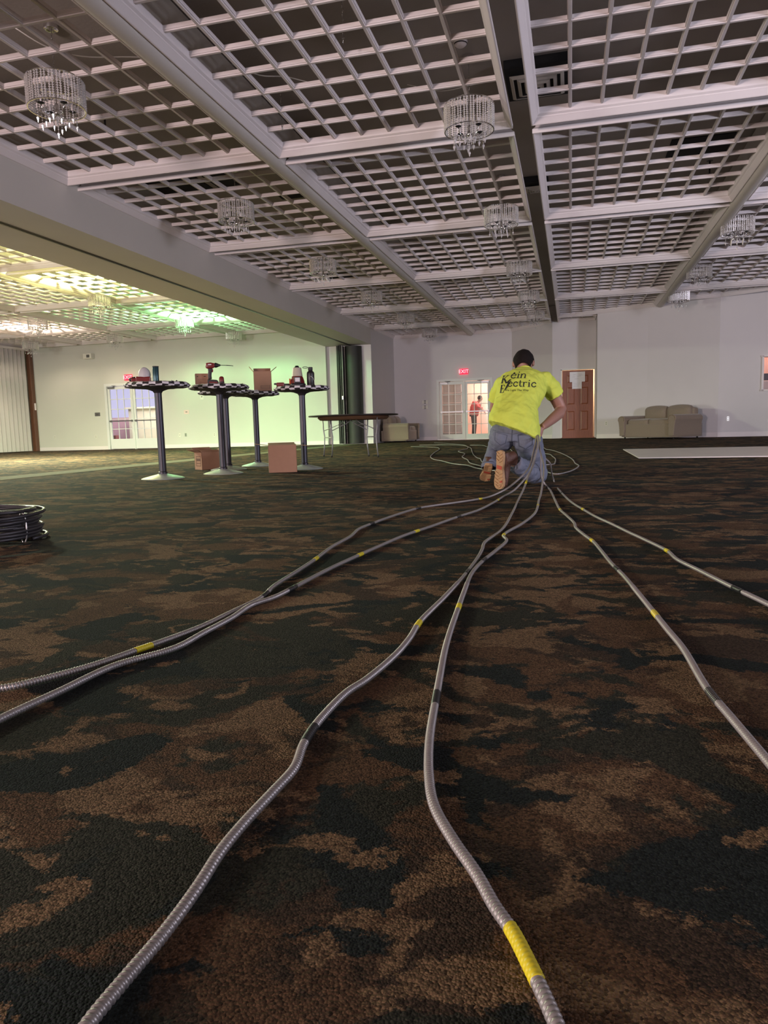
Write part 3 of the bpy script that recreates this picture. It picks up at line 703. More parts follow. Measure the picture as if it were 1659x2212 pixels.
# on the first table
t = thing('tumbler', (T1[0]+.0, T1[1]-.02, 1.062), 0, 'dark teal tall tumbler standing on the leftmost tall table', 'tumbler')
MB().lathe([(.001,0),(.030,0),(.032,.01),(.034,.176),(.031,.182),(.001,.182)], 20).obj('body', M_teal, t, smooth=True, auto=40)
MB().lathe([(.034,.170),(.0355,.172),(.0355,.180),(.034,.182)], 20).obj('rim', M_dark, t, smooth=True)
t = thing('site_tool', (T1[0]-.14, T1[1]-.05, 1.068), .5, 'dark red power tool with pale grey dome on the leftmost tall table', 'power tool')
b = MB(); b.box((0,0,.035), (.16,.10,.06)); b.box((-.09,0,.03), (.08,.07,.045)); b.obj('body', M_red, t, bevel=.012)
MB().ell((.015,0,.085), (.066,.05,.085), 18, 10).obj('dome', pm('pale_grey_dome', (.45,.42,.42), .5), t, smooth=True)
MB().tube([(-.15,0,.03),(-.11,0,.045),(-.05,0,.05)], .02, 8).obj('grip', M_dark, t, smooth=True)
for i in range(5):
    x = T1[0]+.07+.045*i; y = T1[1]-.05+.03*((i*7) % 3)
    m_ = MB(); m_.lathe([(.001,0),(.012,0),(.010,.012),(.006,.018),(.001,.018)], 8, (0,0,0)); o = m_.obj('wire_connector', M_alu if i % 2 else M_dark, smooth=True, loc=(x, y, 1.064))
    tag(o, ('steel' if i % 2 else 'black') + ' small connector, ' + ('nearest the teal tumbler', 'second from the teal tumbler', 'middle of the five', 'second from the rim', 'nearest the rim')[i] + ' on the leftmost tall table', 'connector', 'small connectors on the leftmost tall table')
# on the second table
def carton(name, loc, rz, w, d, h, label, flaps, printed=None, ink=None):
    t = thing(name, loc, rz, label, 'cardboard box'); th = .005; b = MB()
    b.bb(-w/2, w/2, -d/2, -d/2+th, 0, h); b.bb(-w/2, w/2, d/2-th, d/2, 0, h); b.bb(-w/2, -w/2+th, -d/2, d/2, 0, h); b.bb(w/2-th, w/2, -d/2, d/2, 0, h); b.bb(-w/2, w/2, -d/2, d/2, 0, th)
    b.obj('carton_body', M_card, t)
    for side, ang, L_ in flaps:
        f = MB(); a = math.radians(ang); dx, dz = L_*math.cos(a), L_*math.sin(a)
        if side in 'LR':
            s = -1 if side == 'L' else 1; x0 = s*w/2
            q = [(x0, -d/2+.004, h), (x0, d/2-.004, h), (x0+s*dx, d/2-.004, h+dz), (x0+s*dx, -d/2+.004, h+dz)]
        else:
            s = -1 if side == 'F' else 1; y0 = s*d/2
            q = [(-w/2+.004, y0, h), (w/2-.004, y0, h), (w/2-.004, y0+s*dx, h+dz), (-w/2+.004, y0+s*dx, h+dz)]
        f.add(q + [(x, y, z+.004) for x, y, z in q], [(0,1,2,3),(7,6,5,4),(0,4,5,1),(1,5,6,2),(2,6,7,3),(3,7,4,0)])
        f.obj('flap', M_card, t)
    if printed:
        k = MB()
        for face, a0, a1, z0, z1 in printed:
            if face == 'F': k.bb(a0, a1, -d/2-.0012, -d/2, z0, z1)
            if face == 'L': k.bb(-w/2-.0012, -w/2, a0, a1, z0, z1)
        k.obj('printing', ink or M_cb, t)
    return t
carton('carton', (T2[0]-.225, T2[1]+.02, 1.070), .45, .165, .09, .135, 'small closed brown carton beside the drill on the tall table', [('F',180,.044),('B',180,.044)], [('F',-.06,-.045,.10,.108),('F',.02,.045,.10,.108),('F',-.05,.05,.07,.073),('F',-.05,.05,.05,.053),('F',-.05,.05,.03,.033)])
t = thing('cordless_drill', (T2[0]-.04, T2[1]-.03, 1.064), .42, 'red and black cordless impact driver standing upright, long bit pointing right', 'power tool', )
XZ = Matrix(((1,0,0),(0,0,-1),(0,1,0)))
MB().prism([(-.095,.205),(-.088,.262),(-.03,.266),(.02,.255),(.018,.214),(-.015,.198),(-.07,.194)], -.028, .028, XZ).obj('motor_housing', M_red, t, bevel=.012, smooth=True)
MB().lathe([(.001,-.002),(.030,0),(.028,.02),(.014,.05),(.010,.065),(.001,.066)], 16, (.015,0,.234), Matrix.Rotation(PI/2, 3, 'Y')).obj('nose', M_black, t, smooth=True, auto=50)
MB().tube([(.07,0,.234),(.15,0,.231),(.151,0,.231),(.23,0,.225)], [.0035,.0035,.005,.003], 8).obj('driver_bit', M_black, t, smooth=True)
MB().prism([(-.07,.20),(-.012,.20),(-.022,.165),(-.030,.12),(-.028,.07),(-.070,.07),(-.072,.12),(-.066,.165)], -.019, .019, XZ).obj('grip', M_dark, t, bevel=.009, smooth=True)
MB().prism([(-.020,.19),(-.006,.185),(-.010,.155),(-.026,.15)], -.008, .008, XZ).obj('trigger', M_red, t, bevel=.003)
MB().prism([(-.082,0),(.050,0),(.047,.045),(.030,.060),(-.020,.064),(-.078,.070)], -.038, .038, XZ).obj('battery', M_dark, t, bevel=.008)
MB().prism([(-.060,.022),(.040,.020),(.038,.035),(-.058,.040)], -.040, .040, XZ).obj('battery_badge', M_red, t)
MB().bb(-.062, -.024, -.0295, -.0285, .236, .247).obj('pale_badge', M_cw, t)
t = thing('hole_saw', (T2[0]+.055, T2[1]-.03, 1.064), 0, 'small red round tool beside the drill battery', 'tool')
MB().lathe([(.001,0),(.028,0),(.030,.05),(.027,.085),(.018,.097),(.001,.10)], 18).obj('body', M_red, t, smooth=True, auto=50); MB().lathe([(.0305,.02),(.032,.022),(.032,.034),(.0305,.036)], 18).obj('band', M_dark, t, smooth=True)
# on the fourth table
carton('carton', (T4[0]+.14, T4[1]-.02, 1.070), .43, .25, .17, .275, 'upright open cardboard box with spread flaps on a tall table', [('L',50,.09),('R',38,.10),('B',85,.05)], [('F',-.03,.10,.05,.053),('F',-.03,.10,.07,.073),('F',-.03,.10,.03,.033),('F',-.03,-.027,.03,.075),('F',.097,.10,.03,.075)])
t = thing('spray_bottle', (T4[0]-.10, T4[1]-.12, 1.064), .4, 'small dark flask with pale label and hook on the tall table beside the open box', 'bottle')
MB().bb(-.03, .03, -.015, .015, 0, .075).obj('body', M_teal, t, bevel=.006); MB().bb(-.024, .024, -.0165, -.015, .03, .065).obj('label_panel', M_cw, t)
MB().tube([(-.03,0,.06),(-.036,0,.09),(-.034,0,.115),(-.02,0,.122),(-.016,0,.116)], .003, 6).obj('hook', M_dark, t, smooth=True)
for i, (dx, dy, rz, w, d) in enumerate([(-.02,-.17,.3,.20,.12), (.05,-.20,.55,.16,.10), (.0,-.22,.1,.12,.08)]):
    o = MB().box((0,0,0), (w, d, .006), rz).obj('papers', M_paper, loc=(T4[0]+dx, T4[1]+dy, 1.068+.007*i), bevel=.001)
    tag(o, ('largest pale sheet lying lowest in the paper pile on the tall table','middle sheet of the paper pile beside the open box','small sheet on top of the paper pile beside the open box')[i], 'paper', 'papers on the tall table')
for i in range(3):
    x = T4[0]-.21+.03*i; wire([(x, T4[1]-.05, 1.065), (x-.005, T4[1]-.05, 1.10), (x+.012*(i-1), T4[1]-.05, 1.15+.01*i)], .0012, 'wire_scrap', ('left','middle','right')[i]+' thin wire sticking up from the table of papers', 'wire')
# on the fifth table
t = thing('site_light', (T5[0]-.045, T5[1]-.02, 1.052), .37, 'red and black site lamp with cream cone lens on the rightmost tall table', 'lamp')
b = MB(); b.lathe([(.001,0),(.105,0),(.110,.02),(.098,.04),(.001,.042)], 8); b.obj('base', M_dark, t, bevel=.006)
b = MB().lathe([(.100,.038),(.092,.075),(.078,.115),(.066,.13),(.001,.131)], 8, a0=PI/8, a1=2*PI+PI/8); b.obj('body', M_red, t, bevel=.008)
MB().bb(-.04, .04, -.108, -.088, .035, .115).obj('front_panel', M_dark, t, bevel=.004)
MB().bb(-.030, .030, -.112, -.108, .055, .105).obj('rating_label', M_cw, t)
MB().lathe([(.068,.128),(.066,.15),(.055,.235),(.001,.236)], 28).obj('cone_lens', M_cream, t, smooth=True, auto=40)
MB().lathe([(.035,.234),(.026,.25),(.018,.262),(.001,.264)], 16).obj('cap', M_black, t, smooth=True, auto=40)
MB().bb(-.104, -.084, -.04, .0, .03, .10).obj('side_latch', pm('orange_latch', (.55,.12,.03), .4), t, bevel=.003)
t = thing('site_tool', (T5[0]-.26, T5[1]-.08, 1.058), .3, 'small dark red tool lying left of the site lamp', 'tool')
MB().bb(-.045, .055, -.03, .03, 0, .05).obj('body', M_red, t, bevel=.012); MB().bb(-.075, -.04, -.018, .018, .022, .045).obj('button', M_dark, t, bevel=.005)
MB().prism([(.045,-.02),(.12,-.012),(.12,.012),(.045,.02)], .005, .035).obj('grip', M_dark, t, bevel=.005)
t = thing('water_bottle', (T5[0]+.135, T5[1]-.02, 1.052), .3, 'black metal water bottle with loop lid on the rightmost tall table', 'bottle')
MB().lathe([(.001,0),(.045,0),(.048,.006),(.048,.155),(.044,.172),(.028,.188),(.024,.196),(.001,.197)], 28).obj('body', M_black, t, smooth=True, auto=50)
MB().lathe([(.026,.192),(.029,.197),(.029,.232),(.024,.236),(.001,.237)], 20).obj('lid', M_dark, t, smooth=True, auto=40)
MB().tube([(-.03+.032*math.cos(a_)-.035, 0, .232+.010*math.sin(a_)) for a_ in [2*PI*i/14 for i in range(15)]], .0035, 6).obj('carry_loop', M_dark, t, smooth=True)
MB().tube([(-.0,-.052,.12),(.03,-.056,.10),(.048,-.05,.06),(.045,-.05,.015)], .0018, 6).obj('cord', M_wire, t, smooth=True)
# cartons on the floor
carton('carton', (-4.83, 9.02, 0), .95, .28, .22, .235, 'printed open carton on the carpet left of the second tall table', [('L',20,.12),('R',25,.12),('F',150,.06),('B',35,.11)], [('L',-.075,.06,.05,.058),('L',-.075,.06,.085,.093),('L',-.075,.06,.12,.155),('L',-.075,-.067,.05,.185),('L',.052,.06,.05,.185),('L',-.075,.06,.177,.185)], pm('brown_print', (.10,.035,.02), .8))
carton('carton', (-3.40, 8.22, 0), .42, .335, .28, .325, 'tall plain open carton on the carpet between two tall tables', [('L',8,.16),('R',-6,.16),('F',175,.13),('B',10,.14)])

# ---------------------------------------------------------------- round folding table
t = thing('folding_table', (-3.76, 12.45, 0), 0, 'round dark folding table on wishbone legs near the black partition', 'table')
M_ttop = pm('dark_laminate', (.016,.012,.010), .45, var=.1); M_ply = pm('plywood_apron', (.12,.06,.03), .6, var=.2)
MB().lathe([(.001,.722),(.795,.722),(.80,.728),(.80,.740),(.79,.745),(.001,.745)], 64).obj('tabletop', M_ttop, t, smooth=True, auto=40)
MB().lathe([(.001,.715),(.62,.722),(.64,.70),(.60,.66),(.58,.655),(.56,.70),(.001,.712)], 48).obj('apron', M_ply, t, smooth=True, auto=40)
M_leg = pm('grey_leg_enamel', (.22,.21,.21), .4, .4, var=.05)
e = Vector((.31,-.46,0)); 
for s, base_ in ((-1, Vector((-.555,.14,0))), (1, Vector((.39,-.145,0)))):
    out = Vector((s*1.0, s*-.12, 0)).normalized()
    hs = .5*e if s < 0 else .5*Vector((.27,-.36,0))
    for q in (-1, 1):
        foot = base_+hs*q; l = MB(); l.tube([foot+Vector((0,0,.012)), foot+out*-.02+Vector((0,0,.18)), foot+out*-.03+Vector((0,0,.36)), foot+out*-.01+Vector((0,0,.50)), foot+out*0+Vector((0,0,.71))], .0115, 8)
        leg = l.obj('leg', M_leg, t, smooth=True)
        MB().lathe([(.001,0),(.015,0),(.015,.03),(.012,.035)], 10, foot).obj('foot_cap', M_dark, leg, smooth=True)
        MB().tube([foot+out*-.01+Vector((0,0,.47)), foot*.7+out*-.19*1+Vector((0,0,.60)), foot*.55+out*-.25+Vector((0,0,.70))], .008, 6).obj('brace', M_leg, leg, smooth=True)
    a_, b_ = base_-hs, base_+hs
    MB().tube([a_+out*-.03+Vector((0,0,.35)), b_+out*-.03+Vector((0,0,.35))], .009, 8).obj('crossbar', M_leg, t, smooth=True)
    MB().tube([(a_*.72)+out*-.13+Vector((0,0,.57)), (b_*.72)+out*-.13+Vector((0,0,.57))], .007, 8).obj('crossbar', M_leg, t, smooth=True)

# ---------------------------------------------------------------- sofas
M_sofa = pm('tan_suede', (.25,.195,.14), .85, var=.06, scale=30, sheen=.3, bump=.15, bscale=60)
M_nail = pm('nail_head', (.35,.27,.18), .35, .8, var=0)
def soft(name, c, d, parent, rb=.06, puff=.02):
    """upholstered block: box cage, bevelled and puffed"""
    mb = MB(); n = 8; vs = []; idx = {}
    x, y, z = d[0]/2, d[1]/2, d[2]/2
    def P_(u, v, w):
        p = Vector((u*x, v*y, w*z)); q = Vector((max(-x+rb, min(x-rb, p.x)), max(-y+rb, min(y-rb, p.y)), max(-z+rb, min(z-rb, p.z))))
        dlt = p-q
        if dlt.length > 1e-6: p = q+dlt.normalized()*rb
        k = puff*(1-u*u)*(1-v*v)*(1 if abs(w) > .99 else 0) + puff*(1-u*u)*(1-w*w)*(1 if abs(v) > .99 else 0)
        if abs(w) > .99: p.z += k*(1 if w > 0 else -1)
        if abs(v) > .99: p.y += k*(1 if v > 0 else -1)
        return p
    def g(i): t_ = -1+2*i/n; return math.copysign(1-(1-abs(t_))**1.35, t_)
    for ax_ in range(3):
        for s in (-1, 1):
            base_ = len(mb.v); arr = []
            for i in range(n+1):
                for j in range(n+1):
                    a, b = g(i), g(j); u = [a, b, s] if ax_ == 2 else ([a, s, b] if ax_ == 1 else [s, a, b]); arr.append(P_(*u)+Vector(c))
            fl = []
            for i in range(n):
                for j in range(n):
                    q = [i*(n+1)+j, (i+1)*(n+1)+j, (i+1)*(n+1)+j+1, i*(n+1)+j+1]
                    flip = (s > 0) == (ax_ == 1); fl.append(tuple(q[::-1] if flip else q))
            mb.add(arr, fl)
    me = mb.obj(name, M_sofa, parent, smooth=True)
    w = me.modifiers.new('weld', 'WELD'); w.merge_threshold = .0006
    return me
def sofa(loc, rz, Wd, D, label, seat_n=2, backh=.86):
    t = thing('loveseat', loc, rz, label, 'sofa', 'tan upholstered loveseats')
    aw = .25; inw = Wd-2*aw
    soft('base', (0, .02, .225), (Wd-.10, D-.08, .37), t, .03, .0)
    for i in range(seat_n):
        w = inw/seat_n; soft('seat_cushion', (-inw/2+w*(i+.5), -.06, .44), (w-.006, D-.30, .19), t, .06, .02)
    soft('backrest', (0, D/2-.15, .58), (inw+.2, .22, .50), t, .08, .01)
    for i in range(seat_n):
        w = (inw+.10)/seat_n; o = soft('back_cushion', (-(inw+.10)/2+w*(i+.5), D/2-.24, .66), (w-.01, .24, .42), t, .10, .04)
    for s in (-1, 1):
        arm = MB(); n = 18; x = s*(Wd/2-aw/2)
        out = []
        for i in range(n+1):
            a = -PI*.18 + (PI*1.36)*i/n; out.append((x+s*.02+.125*math.cos(a)*1.05, .535+.105*math.sin(a)))
        sec = [(x-.095, .08), (x+.095, .08)]
        poly = [(x+.085, .08), (x+.10, .30)] + out + [(x-.10, .30), (x-.085, .08)]
        m_ = MB(); Rm = Matrix(((1,0,0),(0,0,1),(0,1,0)))
        m_.add([Vector((a, -D/2+.0, b)) for a, b in poly]+[Vector((a, D/2-.10, b)) for a, b in poly], [tuple(range(len(poly))), tuple(range(len(poly), 2*len(poly)))[::-1]]+[(i, len(poly)+i, len(poly)+(i+1) % len(poly), (i+1) % len(poly)) for i in range(len(poly))])
        ar = m_.obj('arm', M_sofa, t, smooth=True, auto=50, bevel=.02)
        nl = MB()
        for i, (a, b) in enumerate(inset(poly[::1], .018)):
            nl.ell((a, -D/2-.004, b), (.010,.006,.010), 6, 4)
        nl.obj('nail_trim', M_nail, ar, smooth=True)
    for sx in (-1, 1):
        for sy in (-1, 1): MB().lathe([(.02,0),(.028,.05),(.03,.075),(.001,.08)], 10, (sx*(Wd/2-.14), sy*(D/2-.12), 0)).obj('foot', M_dark, t, smooth=True)
    return t
sofa((2.36, 21.25, 0), math.radians(-50), 2.02, 1.10, 'tan loveseat with rolled arms against the right-hand angled wall')
sofa((-5.75, 24.62, 0), PI/2, 1.85, .98, 'pale loveseat seen from its side beyond the round folding table')

# ---------------------------------------------------------------- coil of cable at the left edge
M_coil = pm('dark_armoured_cable', (.045,.042,.045), .45, .4, var=.2, scale=30)
pts = []; rr = random.Random(3); 
for i in range(14*28):
    a = 2*PI*i/28; k = i/28; r = .232+.010*math.sin(k*5.1)+.014*math.sin(k*2.3+1)+.004*math.sin(a*3); z = .012+.0108*k+.006*math.sin(a+k*1.7)*(.3+.1*k)
    pts.append((r*math.cos(a)+.012*math.sin(k*1.9), r*math.sin(a)+.012*math.cos(k*2.7), max(z, .0085)))
t = thing('cable_coil', (-2.775, 2.92, 0), 0, 'dark coil of armoured cable lying on the carpet, cut by the left edge', 'cable coil')
MB().tube(pts, .0085, 8).obj('coiled_cable', M_coil, t, smooth=True)
MB().tube([(.225+.02*math.cos(a_), -.02, .07+.075*math.sin(a_)) for a_ in [2*PI*i/16 for i in range(17)]], .004, 6, cap=False).obj('tie', M_alu, t, smooth=True)

# ---------------------------------------------------------------- armoured cables on the carpet
M_cab = pm('armoured_cable_steel', (.34,.315,.305), .40, .5, var=.10, scale=30)
M_ytape = pm('yellow_tape', (.62,.52,.02), .4, var=.12, scale=60); M_ktape = pm('black_tape', (.02,.02,.02), .4, var=.2, scale=60)
CABLES = {
    'A': [ (-0.269,5.900,0.407), (-0.271,5.773,0.349), (-0.285,5.645,0.264), (-0.300,5.518,0.187), (-0.325,5.390,0.145), (-0.391,5.263,0.083), (-0.445,5.135,0.046), (-0.539,5.008,0.008), (-0.614,4.790,0.008), (-0.719,4.602,0.008), (-0.813,4.453,0.008), (-0.894,4.298,0.008), (-0.962,3.929,0.008), (-1.000,3.577,0.008), (-1.012,3.389,0.008), (-0.982,3.149,0.008), (-0.974,2.852,0.008), (-0.945,2.565,0.008), (-0.929,2.326,0.008), (-0.915,2.091,0.008), (-0.890,1.954,0.008), (-0.900,1.767,0.008), (-0.910,1.629,0.008), (-0.932,1.522,0.008), (-0.963,1.413,0.008), (-0.996,1.300,0.008), (-1.041,1.212,0.008), (-1.074,1.160,0.008), (-1.092,1.144,0.008), (-1.140,1.102,0.008) ],
    'B': [ (-0.264,5.900,0.407), (-0.251,5.762,0.348), (-0.264,5.624,0.251), (-0.280,5.486,0.175), (-0.323,5.347,0.107), (-0.391,5.209,0.034), (-0.445,5.071,0.008), (-0.480,4.586,0.008), (-0.524,4.181,0.008), (-0.590,3.897,0.008), (-0.668,3.506,0.008), (-0.736,3.194,0.008), (-0.779,2.869,0.008), (-0.801,2.670,0.008), (-0.827,2.413,0.008), (-0.838,2.228,0.008), (-0.844,2.073,0.008), (-0.854,1.947,0.008), (-0.880,1.858,0.008), (-0.873,1.712,0.008), (-0.878,1.570,0.008), (-0.884,1.440,0.008), (-0.946,1.310,0.008), (-0.961,1.147,0.008), (-0.973,1.012,0.008), (-0.972,0.922,0.008) ],
    'C': [ (-0.261,5.900,0.407), (-0.248,5.734,0.338), (-0.272,5.568,0.229), (-0.283,5.402,0.169), (-0.300,5.237,0.115), (-0.319,5.071,0.051), (-0.337,4.905,0.008), (-0.318,4.040,0.008), (-0.316,3.382,0.008), (-0.352,3.011,0.008), (-0.343,2.861,0.008), (-0.337,2.675,0.008), (-0.339,2.355,0.008), (-0.353,2.027,0.008), (-0.370,1.748,0.008), (-0.365,1.601,0.008), (-0.369,1.474,0.008), (-0.390,1.313,0.008), (-0.406,1.247,0.008), (-0.413,1.134,0.008), (-0.412,1.075,0.008), (-0.406,1.014,0.008), (-0.391,0.938,0.008), (-0.394,0.868,0.008), (-0.399,0.784,0.008), (-0.399,0.723,0.008), (-0.392,0.654,0.008), (-0.389,0.581,0.008), (-0.391,0.525,0.008), (-0.392,0.477,0.008), (-0.389,0.444,0.008) ],
    'D': [ (-0.253,5.900,0.403), (-0.237,5.744,0.309), (-0.213,5.589,0.237), (-0.196,5.433,0.194), (-0.190,5.277,0.156), (-0.191,5.121,0.097), (-0.198,4.966,0.030), (-0.203,4.810,0.008), (-0.194,4.042,0.008), (-0.235,3.612,0.008), (-0.292,3.224,0.008), (-0.266,3.080,0.008), (-0.287,2.812,0.008), (-0.311,2.593,0.008), (-0.321,2.381,0.008), (-0.307,2.087,0.008), (-0.296,1.910,0.008), (-0.279,1.649,0.008), (-0.267,1.511,0.008), (-0.246,1.325,0.008), (-0.234,1.220,0.008), (-0.215,1.068,0.008), (-0.194,0.955,0.008), (-0.172,0.876,0.008), (-0.135,0.802,0.008), (-0.099,0.741,0.008), (-0.074,0.691,0.008), (-0.055,0.660,0.008), (-0.038,0.623,0.008), (-0.024,0.590,0.008), (-0.012,0.559,0.008), (-0.002,0.532,0.008) ],
    'E': [ (-0.252,5.900,0.400), (-0.251,5.916,0.319), (-0.237,5.932,0.259), (-0.236,5.948,0.184), (-0.237,5.963,0.112), (-0.229,5.979,0.047), (-0.205,5.995,0.008), (-0.153,5.486,0.008), (-0.101,4.749,0.008), (-0.061,4.209,0.008), (-0.024,3.943,0.008), (0.015,3.640,0.008), (0.021,3.484,0.008), (0.058,3.241,0.008), (0.089,3.070,0.008), (0.106,2.911,0.008), (0.137,2.587,0.008), (0.164,2.374,0.008), (0.185,2.158,0.008), (0.207,1.919,0.008), (0.220,1.774,0.008), (0.234,1.627,0.008), (0.242,1.375,0.008), (0.256,1.249,0.008), (0.268,1.144,0.008), (0.274,1.091,0.008), (0.284,0.993,0.008) ],
    'F': [ (-0.250,5.900,0.396), (-0.246,5.986,0.313), (-0.221,6.071,0.230), (-0.170,6.157,0.168), (-0.162,6.242,0.093), (-0.144,6.328,0.008), (-0.079,5.387,0.008), (0.006,4.580,0.008), (0.064,4.233,0.008), (0.126,3.887,0.008), (0.190,3.614,0.008), (0.248,3.343,0.008), (0.299,3.123,0.008), (0.351,2.870,0.008), (0.363,2.693,0.008), (0.406,2.495,0.008), (0.455,2.266,0.008), (0.504,2.059,0.008), (0.543,1.881,0.008) ],
    'G': [ (-3.949,18.047,0.008), (-3.183,17.097,0.008), (-2.842,15.934,0.008), (-2.482,13.318,0.008), (-2.242,11.735,0.008), (-1.992,10.715,0.008), (-1.794,10.230,0.008), (-1.480,9.359,0.008), (-1.262,8.985,0.008), (-1.063,8.367,0.008), (-0.900,7.992,0.008), (-0.707,7.719,0.008) ],
    'H': [ (-3.976,19.247,0.008), (-3.269,19.036,0.008), (-2.640,18.073,0.008), (-2.163,15.541,0.008), (-2.141,14.106,0.008), (-1.828,12.776,0.008), (-1.671,11.420,0.008), (-1.457,10.456,0.008), (-1.292,9.532,0.008), (-1.094,8.872,0.008), (-0.978,8.556,0.008), (-0.733,8.294,0.008) ],
    'I': [ (-4.063,21.914,0.008), (-3.341,20.283,0.008), (-2.705,18.630,0.008), (-2.338,16.899,0.008), (-2.141,15.912,0.008), (-1.797,13.565,0.008), (-1.603,12.256,0.008), (-1.386,11.034,0.008), (-1.308,10.742,0.008), (-1.181,9.890,0.008), (-1.088,9.475,0.008), (-0.735,8.953,0.008) ],
    'J': [ (-2.458,18.177,0.008), (-2.173,17.975,0.008), (-1.874,16.700,0.008), (-1.590,15.791,0.008), (-1.436,15.519,0.008), (-1.209,14.719,0.008), (-1.068,13.655,0.008), (-0.885,11.779,0.008) ],
    'K': [ (-1.005,16.696,0.008), (-0.619,15.609,0.008), (-0.443,14.036,0.008), (-0.367,13.754,0.008), (-0.182,12.383,0.008), (-0.047,10.961,0.008), (0.020,9.973,0.008), (0.048,9.053,0.008), (0.082,8.555,0.008), (-0.027,7.520,0.008), (-0.137,7.196,0.008), (-0.247,7.560,0.008), (-0.425,8.313,0.008) ],
    'L': [ (-0.675,13.234,0.008), (-0.454,12.204,0.008), (-0.345,11.902,0.008), (-0.269,11.046,0.008), (-0.221,10.448,0.008), (-0.200,9.447,0.008), (-0.221,8.921,0.008), (-0.300,8.841,0.008) ],
}
TAPES = [
    ('A', -0.597, 4.850, 'y'),
    ('A', -0.903, 4.273, 'k'),
    ('A', -1.000, 3.577, 'k'),
    ('A', -0.948, 2.575, 'y'),
    ('A', -0.892, 1.972, 'k'),
    ('A', -0.957, 1.432, 'y'),
    ('B', -0.464, 4.786, 'y'),
    ('B', -0.594, 3.877, 'k'),
    ('B', -0.721, 3.327, 'y'),
    ('B', -0.800, 2.680, 'y'),
    ('B', -0.844, 2.073, 'k'),
    ('C', -0.334, 5.203, 'y'),
    ('C', -0.337, 2.386, 'k'),
    ('C', -0.372, 1.720, 'y'),
    ('C', -0.411, 1.051, 'k'),
    ('D', -0.202, 4.476, 'y'),
    ('D', -0.292, 3.224, 'y'),
    ('D', -0.314, 2.611, 'k'),
    ('D', -0.297, 1.910, 'y'),
    ('D', -0.236, 1.247, 'k'),
    ('D', -0.041, 0.638, 'y'),
    ('E', -0.061, 4.209, 'y'),
    ('E', 0.086, 3.095, 'y'),
    ('E', 0.152, 2.489, 'k'),
    ('E', 0.207, 1.910, 'y'),
    ('E', 0.249, 1.346, 'k'),
    ('F', -0.066, 5.225, 'k'),
    ('F', 0.064, 4.233, 'y'),
    ('F', 0.350, 2.870, 'y'),
    ('F', 0.466, 2.225, 'k'),
]
# cam [0.9680990399863899, 0.24902386756385048, -0.027773407442591835] [-0.0020439675195462643, 0.11868662730787576, 0.9929296584829462] [-0.2505595158324852, 0.9611974812086345, -0.11540940665286926] 0.7062935848335542

CAMP = Vector((0,0,.498))
def catmull(pts, step=.01):
    P_ = [Vector(p) for p in pts]; P_ = [P_[0]*2-P_[1]] + P_ + [P_[-1]*2-P_[-2]]; out = []
    for i in range(1, len(P_)-2):
        p0, p1, p2, p3 = P_[i-1:i+3]
        d = [max((a-b).length, 1e-4)**.5 for a, b in ((p1,p0),(p2,p1),(p3,p2))]
        t0, t1 = 0, d[0]; t2 = t1+d[1]; t3 = t2+d[2]; n = max(2, int((p2-p1).length/step))
        for k in range(n):
            t = t1+(t2-t1)*k/n
            A1 = p0*((t1-t)/(t1-t0))+p1*((t-t0)/(t1-t0)); A2 = p1*((t2-t)/(t2-t1))+p2*((t-t1)/(t2-t1)); A3 = p2*((t3-t)/(t3-t2))+p3*((t-t2)/(t3-t2))
            B1 = A1*((t2-t)/(t2-t0))+A2*((t-t0)/(t2-t0)); B2 = A2*((t3-t)/(t3-t1))+A3*((t-t1)/(t3-t1))
            out.append(B1*((t2-t)/(t2-t1))+B2*((t-t1)/(t2-t1)))
    out.append(P_[-2]); return out
def corrugated(path, r, s0=0.0, s1=1e9, amp=.15, near=2.3, seg=14, pitch=.0062):
    """tube with a helical ridge; plain (but still ribbed every ring) once it is far from where one stands"""
    cum = [0.0]
    for a, b in zip(path, path[1:]): cum.append(cum[-1]+(b-a).length)
    s1 = min(s1, cum[-1]); rings = []; s = s0; j = 0
    while True:
        while j < len(path)-2 and cum[j+1] < s: j += 1
        u = (s-cum[j])/max(cum[j+1]-cum[j], 1e-9); p = path[j].lerp(path[j+1], min(max(u, 0), 1)); t = (path[j+1]-path[j]).normalized()
        rings.append((s, p, t))
        if s >= s1: break
        dist = (p-CAMP).length; s = min(s1, s+(pitch/6 if dist < near else .012 if dist < 4 else .03))
    mb = MB(); U = None; vs = []
    for s, p, t in rings:
        if U is None: U = Vector((0,0,1))
        U = (U-t*U.dot(t)); U = U.normalized() if U.length > 1e-6 else Vector((1,0,0)); V = t.cross(U); far = (p-CAMP).length > near
        for k in range(seg):
            th = 2*PI*k/seg
            ph = (s/pitch - th/(2*PI)); rr = r*(1+amp*(2*abs(math.sin(PI*ph))-1)) if not far else r*1.02
            vs.append(p+U*(rr*math.cos(th))+V*(rr*math.sin(th)))
    n = len(rings); fs = []
    for i in range(n-1):
        for k in range(seg): k2 = (k+1) % seg; fs.append((i*seg+k2, i*seg+k, (i+1)*seg+k, (i+1)*seg+k2))
    fs.append(tuple(range(seg))); fs.append(tuple((n-1)*seg+k for k in range(seg))[::-1]); mb.add(vs, fs); return mb
CLAB = {'A':'upper of the two left armoured cables, curving from the hand to the left edge',
 'B':'lower of the two left armoured cables, leaving at the left edge below its neighbour',
 'C':'armoured cable running from the hand down to the bottom left corner',
 'D':'armoured cable with long yellow tape band, running to the bottom right of centre',
 'E':'armoured cable right of centre, leaving at the right edge halfway down the carpet',
 'F':'straightest armoured cable, farthest to the right in front of the worker',
 'G':'cable end looping widest to the left beyond the worker',
 'H':'cable end with sharp S bend left of the worker',
 'I':'wavy cable end close behind the left side of the worker',
 'J':'short cable run passing behind the legs of the worker',
 'K':'cable end making the wide loop on the right beyond the worker',
 'L':'cable end making the small inner loop on the right of the worker'}
CR = .0064
